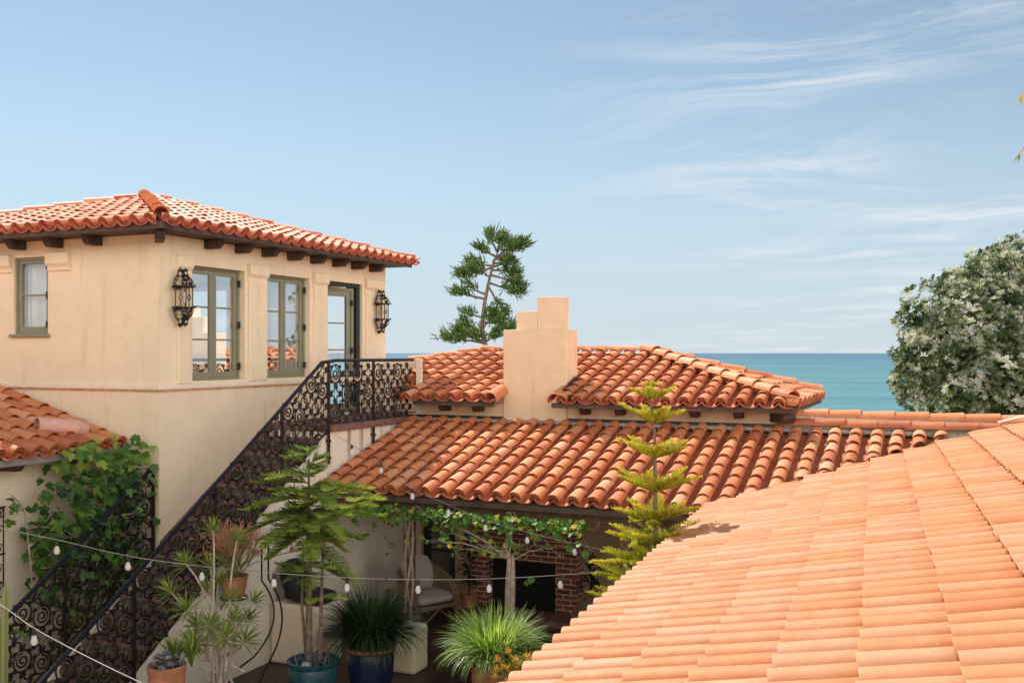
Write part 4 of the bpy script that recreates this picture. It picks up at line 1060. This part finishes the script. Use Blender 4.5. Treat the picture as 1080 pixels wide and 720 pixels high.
for k in range(620):
    xx=rnd(-7.0,-3.75); dens=.5+.5*mnoise.noise(Vector((xx*1.7,3,0)))
    if random.random()>dens+.25: continue
    zz=1.83-abs(random.gauss(0,.10)); 
    if -5.6<xx<-3.8: zz-=.02
    vleaf(Vector((xx,10.60+rnd(-.12,.10),zz)),rnd(.05,.09),min(1,max(0,random.gauss(.5,.28))))
for k in range(110): vleaf(random.choice(tips)+rdir()*.03,rnd(.05,.08),rnd(.3,1))
for (px,py) in ((601,575),(613,572),(604,560),(618,580),(558,612),(562,608)): vleaf(atY(px,py,10.5),.10,.6)
mb.build('leaves',M['vine'],V)

# --- fig tree
def fig():
    x,y=-8.95,8.3
    T=thing('fig_tree','leafy green fig tree growing against the wing wall behind the left railing','tree',(x,y,0))
    wood=MB(); tips=[]
    for (dx,dy,tx,ty,tz,r) in ((.1,.0,-8.85,8.55,2.45,.045),(.05,-.15,-8.85,8.25,2.2,.035),(.1,.2,-8.75,8.5,2.3,.03),(0,.4,-8.8,8.8,2.3,.03),(-.1,-.6,-9.1,7.7,2.0,.018)):
        p0=Vector((x+dx,y+dy,0)); p2=Vector((tx,ty,tz)); pts=bez(p0,(p0+p2)/2+Vector((rnd(-.1,.1),rnd(-.15,.15),0)),p2,10); pts=[p+rdir()*.012 for p in pts]
        wood.tube(pts,[r*(1-.6*i/10) for i in range(11)],7)
        for i in range(4,11):
            for q in range(2):
                e_=pts[i]+Vector((rnd(-.15,.4),rnd(-.45,.45),rnd(-.05,.35))); bp=bez(pts[i],(pts[i]+e_)/2+Vector((0,0,.05)),e_,4); wood.tube(bp,[.010,.008,.007,.006,.004],4); tips+=bp[1:]
    mb=MB()
    lobes=[(0,.0),(-.04,.20),(.12,.42),(.30,.34),(.48,.50),(.60,.42),(.62,.20),(.86,.22),(1,0)]
    def fl(p,sz,t):
        d=Vector((rnd(-.3,1),rnd(-1,1),rnd(-.9,.3))).normalized(); up=Vector((rnd(0,1),rnd(-.5,.1),rnd(.3,1))); a=d.cross(up).normalized(); u=a.cross(d); b=len(mb.v)
        R_=[]
        for (f,w) in lobes: R_.append(tuple(p+d*sz*f+a*sz*w+u*(.22*w*sz)-Vector((0,0,.12*f*f*sz))))
        for (f,w) in lobes[1:-1][::-1]: R_.append(tuple(p+d*sz*f-a*sz*w+u*(.22*w*sz)-Vector((0,0,.12*f*f*sz))))
        mb.v+=R_; m=len(lobes); n=len(R_)
        mid=len(mb.v); mb.v.append(tuple(p+d*sz*.35))
        for i in range(n): mb.face((b+i,b+(i+1)%n,mid),t)
    n=0
    while n<1050:
        c=random.choice(tips) if random.random()<.55 else Vector((rnd(-9.2,-8.5),rnd(7.75,9.0),rnd(.4,2.75)))
        p=c+rdir()*rnd(0,.18)
        if p.x<-9.33 or p.y>9.0 and p.x<-8.49: continue
        if p.y<7.75 and random.random()<.85: continue
        if p.z<1.3 and random.random()<.5: continue
        if p.z>2.2 and p.y<7.9 and random.random()<.8: continue
        if p.z>2.78: continue
        fl(p,rnd(.07,.13),min(1,max(0,random.gauss(.48,.25)+(.3 if p.z>2.4 else 0)))); n+=1
    wood.build('trunk',M['barkpale'],T,smooth=True); mb.build('leaves',M['fig'],T)
fig()

# --- spiky stemmed plant (dragon tree) in pot
def rosette(mb,c,d,n,L,W,t,spread=1.0):
    d=d.normalized()
    for k in range(n):
        g=k*2.4; f=(k/n)**.8; a=d.orthogonal().normalized(); b_=d.cross(a)
        v=(d*(1.15-1.25*f*spread)+(a*cos(g)+b_*sin(g))*(.35+.75*f)).normalized()
        leaf(mb,c-d*.03*f,v,d,L*rnd(.8,1.1),W,min(1,max(0,t+rnd(-.25,.25))),.2,.08)
def dragon():
    b0=atD(232,372,9.6); x,y=b0.x,b0.y
    T=thing('dragon_tree_plant','leggy plant with pale bare stems and spiky leaf tufts in a wide clay bowl','potted plant',(x,y,0))
    pot(T,(x,y,0),.30,.40,M['terra'])
    heads=[(225,555,9.5),(250,565,9.6),(196,590,9.5),(222,594,9.7),(219,620,9.6),(197,638,9.4),(222,655,9.2),(247,650,9.6),(262,648,9.7),(208,655,9.4),(238,668,9.3),(230,610,9.7),(205,675,9.3),(258,672,9.5),(180,620,9.5),(243,628,9.4),(268,630,9.8)]
    wood=MB(); mb=MB()
    for i,(px,py,d) in enumerate(heads):
        e_=atD(px,py+4,d); s0=Vector((x+rnd(-.14,.14),y+rnd(-.12,.12),.36))
        jn=Vector((x+(e_.x-x)*.35,y+(e_.y-y)*.35,.36+(e_.z-.36)*.42))
        pts=bez(s0,jn+Vector((0,0,.1)),(s0+e_)/2+Vector((rnd(-.1,.1),rnd(-.08,.08),0)),5)+bez((s0+e_)/2,(s0+e_)/2+Vector((rnd(-.1,.1)+(s0.x-e_.x)*.0,0,(e_.z-s0.z)*.25)),e_,5)[1:]
        wood.tube(pts,[.015-.0007*k for k in range(len(pts))],6)
        dv=(e_-pts[-2]).normalized()+Vector((0,0,.5)); mb=MB(); rosette(mb,e_,dv,34,rnd(.18,.25),.022,.6); mb.build('leaf_tuft',M['spiky'],T)
    wood.build('stems',M['stem'],T,smooth=True)
dragon()
# --- pink pencil cactus in a terracotta pot on a wall bracket
def pencil():
    c=atX(247,628,-7.27); x,y,z=c.x,c.y,c.z
    B=MB(); B.tube([(x+.15*cos(g),y+.15*sin(g),z-.02) for g in [i*pi/10 for i in range(21)]],.008,5,cap=False); B.tube([(-7.498,y,z-.02),(x-.15,y,z-.02)],.008,5); B.tube([(-7.498,y,z-.22),(x-.1,y,z-.04)],.008,5)
    for k in range(3): B.tube([(x+.15*cos(k*pi/3),y+.15*sin(k*pi/3),z-.02),(x-.15*cos(k*pi/3),y-.15*sin(k*pi/3),z-.02)],.006,4)
    tag(B.build('pot_bracket',M['iron'],None),'thin black iron ring bracket on the stair wall holding a clay pot','bracket')
    T=thing('pencil_cactus','pink and yellow pencil cactus bush in a round clay pot beside the railing','potted plant',(x,y,z))
    pot(T,(x,y,z-.01),.145,.24,M['terra'])
    mb=MB()
    def grow(p,d,L,r,lv):
        e_=p+d*L+rdir()*L*.08; t=min(1,max(0,(3.2-lv)/3.2+rnd(-.25,.2)))
        mb.tube([p,(p+e_)/2+rdir()*L*.05,e_],[r,r*.9,r*.75],4,t)
        if lv<=0: return
        for k in range(random.choice((2,3,3))): grow(e_,(d+rdir()*.55+Vector((0,0,.18))).normalized(),L*rnd(.7,.95),r*.8,lv-1)
    for k in range(26):
        d=Vector((rnd(-.8,.8),rnd(-.5,.5),1)).normalized(); grow(Vector((x+rnd(-.06,.06),y+rnd(-.06,.06),z+.18)),d,rnd(.13,.19),.009,4)
    mb.build('stems',M['pink'],T)
    w_=MB(); m2=MB()
    e_=atD(306,582,10.6); w_.tube(bez(Vector((x+.05,y,z+.25)),Vector((x+.25,y,z+.42)),e_,7),.008,5); w_.build('bare_branch',M['stem'],T)
    for k in range(10): m2.tube([e_,e_+Vector((rnd(-.02,.12),rnd(-.05,.05),rnd(.0,.10)))],[.007,.004],4,rnd(.6,1))
    m2.build('branch_tip',M['pink'],T)
pencil()
# --- succulent pot lower left
def succpot():
    b0=atD(176,372,8.9); x,y=b0.x,b0.y
    T=thing('succulent_pot','clay pot of blue grey succulents with a green spiky tuft beside the stairs','potted plant',(x,y,0))
    top=E+(372-700)/F*8.9
    pot(T,(x,y,0),.16,max(.4,top),M['terra'],taper=.6)
    h=max(.4,top); mb=MB(); m2=MB()
    for k in range(11):
        g=k*2.4; rr=.045*sqrt(k); c=Vector((x+rr*cos(g),y+rr*sin(g),h+.05-.01*k+rnd(0,.04)))
        for q in range(22):
            gg=q*2.4; f=q/22; v=Vector((cos(gg)*(.3+.8*f),sin(gg)*(.3+.8*f),1.1-f)).normalized(); leaf(mb,c,v,Vector((0,0,1)),.055,.026,rnd(0,1),.3)
    mb.build('rosettes',M['succ'],T)
    for q in ((-.05,.15,.12),(.12,.18,.05)):
        for k in range(55):
            blade(m2,(x+q[0],y+q[1],h-.05),rnd(0,6.3),rnd(.22,.38),.022,rnd(.1,1.3),rnd(.2,1),5,1.0)
    m2.build('spiky_tuft',M['spiky'],T)
succpot()
# --- yellow succulent by near roof
def ysucc():
    b0=atD(549,372,9.9); x,y=b0.x,b0.y
    T=thing('yellow_succulent','small yellow and orange succulent in a clay pot tucked beside the foreground eave','potted plant',(x,y,0))
    h=E+(372-715)/F*9.9; pot(T,(x,y,0),.15,max(.3,h),M['terra'])
    mb=MB()
    for k in range(34):
        c=Vector((x+rnd(-.22,.2),y+rnd(-.15,.15),max(.3,h)+rnd(-.02,.26)))
        rosette(mb,c,Vector((rnd(-.4,.4),rnd(-.4,.2),1)),14,.06,.02,.4+.5*(random.random()<.5),.8)
        mb.tube([Vector((x,y,max(.3,h)-.05)),c],.006,4,.2)
    mb.build('leaves',M['yellowsucc'],T)
ysucc()
# --- cactus at left edge
def cactus():
    c=atD(4,372,9.4); x,y=c.x,c.y
    T=thing('column_cactus','slim ribbed column cactus at the left edge beside the iron window grille','cactus',(x,y,0))
    mb=MB()
    def col(p0,p1,r):
        pts=[p0+(p1-p0)*i/10 for i in range(11)]; n=14
        b=len(mb.v)
        for i,p in enumerate(pts):
            f=i/10; rr=r*(1 if f<.85 else sqrt(max(.02,1-((f-.85)/.15)**2)))
            for k in range(n):
                g=2*pi*k/n; q=rr*(1 if k%2 else .72); mb.v.append((p.x+q*cos(g),p.y+q*sin(g),p.z-(r*.9*(1-sqrt(max(0,1-((f-.85)/.15)**2))) if f>.85 else 0)))
        for i in range(10):
            for k in range(n): mb.face((b+i*n+k,b+i*n+(k+1)%n,b+(i+1)*n+(k+1)%n,b+(i+1)*n+k),.4+.4*(k%2))
    z1=E+(372-610)/F*9.4
    col(Vector((x,y,0)),Vector((x+.02,y,z1)),.034); col(Vector((x-.10,y+.05,0)),Vector((x-.11,y+.05,z1-.35)),.04)
    mb.build('stems',M['cactus'],T)
cactus()
# grille on wing wall
G=thing('window_grille','curled black iron window grille on the wing wall at the left edge','grille',(-9.3,6.7,1.6))
mb=MB(); gy=atX(2,0,-9.28).y
for k in range(5): mb.tube([(-9.28,gy-.5+k*.13,1.1),(-9.28,gy-.5+k*.13,2.05)],.009,5)
for z in (1.1,1.55,2.05): mb.tube([(-9.28,gy-.52,z),(-9.28,gy+.04,z)],.01,5)
for z in (1.2,1.4,1.62,1.82,2.0):
    for k in range(4): mb.tube(spiral(Vector((-9.27,gy-.43+k*.13,z)),.05,1.4,0,1 if k%2 else -1,Vector((0,1,0)),Vector((0,0,1)),14),.006,4)
for z in (1.25,1.95): mb.tube([(-9.375,gy,z),(-9.28,gy,z)],.01,5)
mb.build('scrollwork',M['iron'],G)
# hanging-chair stand (curved rods)
S_=thing('curved_metal_stand','black curved metal stand with two bowed rods beside the stair wall','stand',(-7.0,9.2,0))
mb=MB()
for (a,b_,c_) in (((276,612,-7.1),(293,650,-7.05),(268,692,-7.1)),((283,610,-6.9),(301,650,-6.85),(284,697,-6.9))):
    P=[atX(*a),atX(*b_),atX(*c_)]; P0,P1,P2=P; mb.tube([P0+Vector((-.0,0,.4))]+bez(P0,P1+(P1-(P0+P2)/2)*.6,P2,12),.011,6)
mb.build('bowed_rods',M['iron'],S_,smooth=True)
mb=MB(); q=[atX(284,697,-6.9),atX(268,692,-7.1)]; 
mb.tube([(-7.35,8.5,.03),(-7.1,q[1].y,q[1].z)],.011,6); mb.tube([(-7.35,8.5,.03),(-7.1,8.1,.03),(-6.8,8.6,.03),(q[0].x,q[0].y,q[0].z)],.011,6); mb.build('base_frame',M['iron'],S_,smooth=True)

# --- dark porch plants
def darkplant(px,Y,h,label,n=40):
    b0=atY(px,0,Y); x=b0.x
    T=thing('porch_plant',label,'potted plant',(x,Y,0))
    pot(T,(x,Y,0),.13,.28,M['terra']); mb=MB()
    mb.tube([(x,Y,.2),(x+.03,Y,h*.6),(x,Y,h)],.01,5,.5)
    for k in range(n):
        z=.3+(h-.3)*random.random(); p=Vector((x,Y,z)); d=Vector((rnd(-1,1),rnd(-1,.6),rnd(-.2,.7))).normalized(); leaf(mb,p,d,Vector((0,0,1)),rnd(.15,.28),.06,random.random(),.2,.3)
    mb.build('leaves',M['darkleaf'],T)
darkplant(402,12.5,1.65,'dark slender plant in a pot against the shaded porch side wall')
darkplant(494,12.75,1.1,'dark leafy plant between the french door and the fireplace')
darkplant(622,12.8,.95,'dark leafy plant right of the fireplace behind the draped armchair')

# --- big tree right
def bigtree():
    c=Vector((1.6,28.5,E+.3)); 
    T=thing('coastal_tree','large rounded silvery green tree at the right with the sea behind','tree',(c.x+.4,c.y,-.9))
    wood=MB(); wood.tube([(c.x+.4,c.y,-2),(c.x+.3,c.y,0),(c.x+.2,c.y,1.5)],[.35,.28,.22],9)
    lob=[]
    def L_(px,py,r,dd=0): 
        p=atD(px,py,26+dd); lob.append((p,r))
    for a in ((1040,300,1.0,0),(1075,290,1.1,-.5),(1000,325,.95,0),(972,345,.72,0),(1035,345,1.25,-1.2),(985,385,1.0,-.5),(962,395,.62,-.4),(1060,385,1.35,-1.5),(1020,410,1.1,-1.4),(975,415,.75,.2),(1105,330,1.3,0),(1100,400,1.3,-1),(1130,300,1.2,0),(1140,380,1.3,0),(1040,430,1.1,-1),(1085,440,1.2,-1),(1005,365,.9,.8),(1052,283,.75,.6),(958,375,.5,.2),(1010,300,.55,.3)): L_(*a)
    for (p,r) in lob:
        s0=Vector((c.x+.2,c.y,rnd(.6,1.6))); wood.tube(bez(s0,(s0+p)/2+Vector((0,0,.3)),p,7),[.13,.11,.09,.07,.055,.045,.03,.02],5)
        for k in range(7):
            e_=p+rdir()*r*.8; wood.tube([p,(p+e_)/2+rdir()*.1,e_],[.03,.02,.008],4)
    mb=MB()
    for (p,r) in lob:
        n=int(560*r*r)
        for k in range(n):
            d=rdir(); nz=mnoise.noise((p+d*r)*1.6); rr=r*(.78+.62*nz+.13*random.random()) if random.random()<.82 else r*rnd(.3,.8)
            q=p+Vector((d.x,d.y,d.z*.9))*rr
            cl=mnoise.noise(q*2.1)
            base=min(1,max(0,.50+.95*cl+random.gauss(0,.18)))
            ax=(d+Vector((0,0,.6))+rdir()*.5).normalized()
            a=ax.orthogonal().normalized(); b_=ax.cross(a); sz=rnd(.07,.15)
            for m_ in range(7):
                g=m_*2.4; f=m_/7; v=(ax*(.9-.7*f)+(a*cos(g)+b_*sin(g))*(.4+.6*f)); leaf(mb,q,v,ax,sz,sz*.45,min(1,max(0,base+rnd(-.12,.12))),.15)
    wood.build('trunk',M['bark'],T,smooth=True); mb.build('crown',M['bigleaf'],T)
bigtree()
# --- crooked background pine
def farpine():
    D_=30
    P=lambda px,py,dd=0: atD(px,py,D_+dd)
    b0=P(512,372); T=thing('crooked_pine','crooked wind shaped pine standing behind the roof, left of the chimney','tree',(b0.x,b0.y,-.9))
    wood=MB(); wood.tube([Vector((b0.x,b0.y,-1.5)),P(513,372),P(508,345),P(511,320),P(516,295),P(521,275),P(527,262)],[.14,.09,.07,.055,.045,.03,.015],7)
    mb=MB()
    limbs=[((512,362),(470,357),.5),((512,362),(482,348),.4),((508,350),(488,340),.35),((508,355),(540,345),.45),((508,340),(530,338),.4),((509,335),(490,330),.2),
     ((511,315),(480,308),.28),((512,310),(492,300),.15),((514,300),(534,330),.25),((515,298),(548,310),.35),((517,290),(550,302),.4),((518,285),(545,290),.5),((519,282),(486,290),.45),((519,280),(496,276),.4),
     ((521,274),(540,258),.45),((521,274),(553,256),.5),((524,265),(516,247),.4),((524,265),(530,250),.4),((522,270),(505,262),.3),((520,278),(535,275),.5),((516,292),(500,285),.5),((512,362),(500,352),.4),((512,360),(525,352),.4),((519,282),(541,278),.5),((509,347),(520,330),.4)]
    for (a,b_,dn) in limbs:
        p=P(*a); e_=P(*b_,rnd(-.9,.9)); mid=(p+e_)/2+Vector((0,0,rnd(-.1,.12))); pts=bez(p,mid,e_,8); wood.tube(pts,[.035*(1-i/10)+.004 for i in range(9)],4)
        n=int(125*dn*2*(e_-p).length)+18
        for k in range(n):
            f=.42+.58*random.random()**.7; i=min(7,int(f*8)); q=pts[i]+(pts[i+1]-pts[i])*(f*8-i)
            q=q+Vector((random.gauss(0,.07),random.gauss(0,.16),random.gauss(.04,.065)))*(.5+dn)
            dd=((e_-p).normalized()*.8+rdir()*.7+Vector((0,0,.25))).normalized()
            sprig(mb,q,dd,rnd(.16,.30),.018,min(1,max(0,random.gauss(.45,.25))),Vector((0,0,1)),3,.08)
    wood.build('trunk',M['bark'],T,smooth=True); mb.build('crown',M['farpine'],T)
farpine()
# --- palm just outside the right edge, fronds reach in
def palm():
    x,y=5.15,24.4; hz=E+5.6
    T=thing('palm_tree','palm with dry tipped drooping fronds just reaching in at the right edge','tree',(x,y,-.8))
    wood=MB(); wood.tube([(x,y,-1.5),(x+.05,y,3),(x-.05,y,6),(x,y,hz)],[.34,.28,.26,.24],12); wood.build('trunk',M['bark'],T,smooth=True)
    mb=MB()
    tgt=[atD(1077,100,20.3),atD(1074,163,20.3)]
    fr=[]
    c=Vector((x,y,hz))
    for t_ in tgt: fr.append((c,c+(t_-c)*.55+Vector((0,0,1.9)),t_))
    for k in range(30):
        g=k*2.4; 
        if abs(((g-pi*1.0+pi)%(2*pi))-pi)<.5: continue
        L=rnd(2.6,3.3); el=rnd(-.9,.9); d=Vector((cos(g),sin(g),0)); e_=c+d*L*.85+Vector((0,0,el*1.2-1.0))
        fr.append((c,c+d*L*.5+Vector((0,0,el+.9)),e_))
    for (a,b_,e_) in fr:
        pts=bez(a,b_,e_,22); mb.tube(pts,[.03-.0012*i for i in range(23)],4,.3)
        for i in range(4,23):
            d=(pts[i]-pts[i-1]).normalized(); s_=d.cross(Vector((0,0,1))).normalized()
            for sg in (-1,1):
                for q in (0,.5):
                    leaf(mb,pts[i]-d*q*.1,s_*sg*.8+d*.7-Vector((0,0,.5)),Vector((0,0,1)),rnd(.3,.5)*(1-.45*i/23),.035,rnd(0,1),.1,.3)
    mb.build('crown',M['palm'],T)
palm()

# ================================================================== STRING LIGHTS
def bulbset(name,label,pts,bulbs,r,cordmat,bs=1.0):
    T=thing(name,label,'string lights',tuple(pts[0]),'strings of clear bulbs over the patio')
    mb=MB(); mb.tube(pts,r,5); mb.build('cord',cordmat,T,smooth=True)
    for p in bulbs:
        p=Vector(p)
        mb=MB(); mb.lathe((p.x,p.y,p.z-.052*bs),[(.012*bs,0),(.0165*bs,.004),(.0165*bs,.04*bs),(.010*bs,.056*bs)],10); s_=mb.build('bulb_socket',M['socket'],T,smooth=True)
        mb=MB(); z=-.128*bs
        mb.lathe((p.x,p.y,p.z+z),[(.002,0),(.016*bs,.004),(.0245*bs,.02*bs),(.026*bs,.034*bs),(.019*bs,.056*bs),(.0125*bs,.076*bs)],12); mb.build('bulb',M['bulb'],s_,smooth=True)
        mb=MB(); mb.tube([(p.x,p.y,p.z-.05*bs),(p.x-.004,p.y,p.z-.08*bs),(p.x+.004,p.y,p.z-.08*bs),(p.x,p.y,p.z-.05*bs)],.002,4); mb.build('filament',M['cord'],s_)
def line3(keys,n=8):
    out=[]
    P=[Vector(k) for k in keys]
    for i in range(len(P)-1):
        p0=P[max(0,i-1)];p1=P[i];p2=P[i+1];p3=P[min(len(P)-1,i+2)]
        for k in range(n):
            t=k/n; out.append(.5*((2*p1)+(p2-p0)*t+(2*p0-5*p1+4*p2-p3)*t*t+(3*p1-p0-3*p2+p3)*t**3))
    out.append(P[-1]); return out
# A: across the patio, distance grows linearly between its ends in 1/d
def strand(keys,d0,d1,x0,x1):
    out=[]
    for (px,py) in keys:
        f=(px-x0)/(x1-x0); d=1/((1-f)/d0+f/d1); out.append(atD(px,py,d))
    return out
kA=[(-40,549),(60,569),(135,586),(213,597),(289,604),(366,609),(441,611),(516,610),(591,606),(700,597)]
PA=strand(kA,8.6,9.6,-40,700)
bulbset('string_lights','long sagging string of clear bulbs crossing the whole patio at mid height',line3(PA),PA[1:-1],.0032,M['corddark'])
kB=[(-60,602),(0,637),(36,662),(88,690),(150,720),(230,756)]
PB=strand(kB,7.0,6.0,-60,230)
bulbset('string_lights','nearer pale cord with bulbs slanting down across the lower left corner',line3(PB),[PB[2],PB[4]],.0036,M['cord'],.9)
kC=[(353,458),(371,469),(402,488),(435,515),(473,532),(512,548),(556,561),(606,573),(659,584),(735,598)]
ds=[13.0,12.8,12.0,11.6,11.5,11.4,11.2,11.0,10.8,10.4]
PC=[atD(px,py,d) for (px,py),d in zip(kC,ds)]
bulbset('string_lights','string of bulbs draped from the landing post past the porch eave to the right',line3(PC),PC[1:-1],.003,M['corddark'])

# ================================================================== WORLD, SUN, CAMERA
sun_dir=Vector((-.66,.44,1.0)).normalized()
el=math.asin(sun_dir.z); az=atan2(sun_dir.x,sun_dir.y)
W=bpy.data.worlds.new('World'); bpy.context.scene.world=W; W.use_nodes=True
ns,ln=W.node_tree.nodes,W.node_tree.links; bg=ns['Background']
sky=ns.new('ShaderNodeTexSky'); sky.sky_type='NISHITA'; sky.sun_disc=False; sky.sun_elevation=el; sky.sun_rotation=az; sky.altitude=20; sky.air_density=1.0; sky.dust_density=.05; sky.ozone_density=1.0
tc=ns.new('ShaderNodeTexCoord'); 
sp=ns.new('ShaderNodeSeparateXYZ'); ln.new(tc.outputs['Generated'],sp.inputs[0])
zz=N(ns,'ShaderNodeMath',operation='ADD'); zz.inputs[1].default_value=.12; ln.new(sp.outputs[2],zz.inputs[0])
dx=N(ns,'ShaderNodeMath',operation='DIVIDE'); dy=N(ns,'ShaderNodeMath',operation='DIVIDE'); ln.new(sp.outputs[0],dx.inputs[0]); ln.new(zz.outputs[0],dx.inputs[1]); ln.new(sp.outputs[1],dy.inputs[0]); ln.new(zz.outputs[0],dy.inputs[1])
cb=ns.new('ShaderNodeCombineXYZ'); ln.new(dx.outputs[0],cb.inputs[0]); ln.new(dy.outputs[0],cb.inputs[1])
# cirrus: long combed wisps, broken into patches
wn=N(ns,'ShaderNodeTexNoise'); wn.inputs['Scale'].default_value=1.1; wn.inputs['Detail'].default_value=3; ln.new(cb.outputs[0],wn.inputs['Vector'])
wa=N(ns,'ShaderNodeVectorMath',operation='MULTIPLY_ADD'); wa.inputs[1].default_value=(.9,.9,0); ln.new(wn.outputs['Color'],wa.inputs[0]); ln.new(cb.outputs[0],wa.inputs[2])
mp=ns.new('ShaderNodeMapping'); mp.inputs['Rotation'].default_value=(0,0,radians(-12)); mp.inputs['Scale'].default_value=(.8,2.2,1); mp.inputs['Location'].default_value=(.9,.3,0); ln.new(wa.outputs[0],mp.inputs[0])
n1=tex(ns,ln,mp.outputs[0],1.5,10,.66)
mp2=ns.new('ShaderNodeMapping'); mp2.inputs['Rotation'].default_value=(0,0,radians(-12)); mp2.inputs['Scale'].default_value=(.5,1.1,1); mp2.inputs['Location'].default_value=(1.25,.4,0); ln.new(cb.outputs[0],mp2.inputs[0])
n2=tex(ns,ln,mp2.outputs[0],1.0,3,.5)
k1=ramp(ns,ln,n1,[(.45,(0,0,0)),(.72,(1,1,1))]); k2=ramp(ns,ln,n2,[(.45,(0,0,0)),(.60,(1,1,1))])
rt=N(ns,'ShaderNodeMapRange'); rt.inputs[1].default_value=-.38; rt.inputs[2].default_value=-.12; ln.new(sp.outputs[0],rt.inputs[0])
k=mix(ns,ln,1.0,k1,k2,'MULTIPLY'); k=mix(ns,ln,1.0,k,rt.outputs[0],'MULTIPLY')
kk=mix(ns,ln,1.0,k,(.9,.9,.9),'MULTIPLY')
hs=ns.new('ShaderNodeHueSaturation'); hs.inputs['Saturation'].default_value=.64; ln.new(sky.outputs[0],hs.inputs['Color'])
sk2=mix(ns,ln,1.0,hs.outputs[0],(.80,.95,1.0),'MULTIPLY')
hz=N(ns,'ShaderNodeMapRange',interpolation_type='SMOOTHSTEP'); hz.inputs[1].default_value=.30; hz.inputs[2].default_value=-.02; ln.new(sp.outputs[2],hz.inputs[0])
hz2=N(ns,'ShaderNodeMath',operation='MULTIPLY'); hz2.inputs[1].default_value=.85; ln.new(hz.outputs[0],hz2.inputs[0])
sk2=mix(ns,ln,hz2.outputs[0],sk2,(5.2,6.0,6.9))
cc_=mix(ns,ln,kk,sk2,(8.0,8.2,8.5))
# unseen bright cloud bank added behind the viewpoint to fill the shaded walls
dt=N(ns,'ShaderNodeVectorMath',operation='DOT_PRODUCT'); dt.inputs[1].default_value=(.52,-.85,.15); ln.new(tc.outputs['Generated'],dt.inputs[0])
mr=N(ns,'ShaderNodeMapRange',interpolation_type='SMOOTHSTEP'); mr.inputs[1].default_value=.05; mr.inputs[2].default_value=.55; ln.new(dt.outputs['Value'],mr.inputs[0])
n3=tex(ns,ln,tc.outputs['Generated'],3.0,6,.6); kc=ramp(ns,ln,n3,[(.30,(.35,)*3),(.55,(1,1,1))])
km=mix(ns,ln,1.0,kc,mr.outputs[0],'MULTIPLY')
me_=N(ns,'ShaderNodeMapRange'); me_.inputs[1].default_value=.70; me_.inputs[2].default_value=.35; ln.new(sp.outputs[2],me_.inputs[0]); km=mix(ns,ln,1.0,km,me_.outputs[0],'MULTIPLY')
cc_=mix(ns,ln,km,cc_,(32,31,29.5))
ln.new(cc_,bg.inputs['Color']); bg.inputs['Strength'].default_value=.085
sl=bpy.data.lights.new('sun','SUN'); sl.energy=5.0; sl.angle=radians(.53); sl.color=(1,.95,.87)
so=bpy.data.objects.new('sun',sl); C.objects.link(so); so.rotation_euler=sun_dir.to_track_quat('Z','Y').to_euler(); so.location=(-10,10,20)
cam=bpy.data.cameras.new('camera'); co=bpy.data.objects.new('camera',cam); C.objects.link(co); co.location=(0,0,E); co.rotation_euler=(pi/2,0,TH)
cam.sensor_width=36; cam.lens=35; cam.shift_y=12/1080; cam.clip_start=.05; cam.clip_end=120000
sc=bpy.context.scene; sc.camera=co
sc.view_settings.view_transform='Standard'; sc.view_settings.look='None'; sc.view_settings.gamma=1; sc.view_settings.exposure=.40
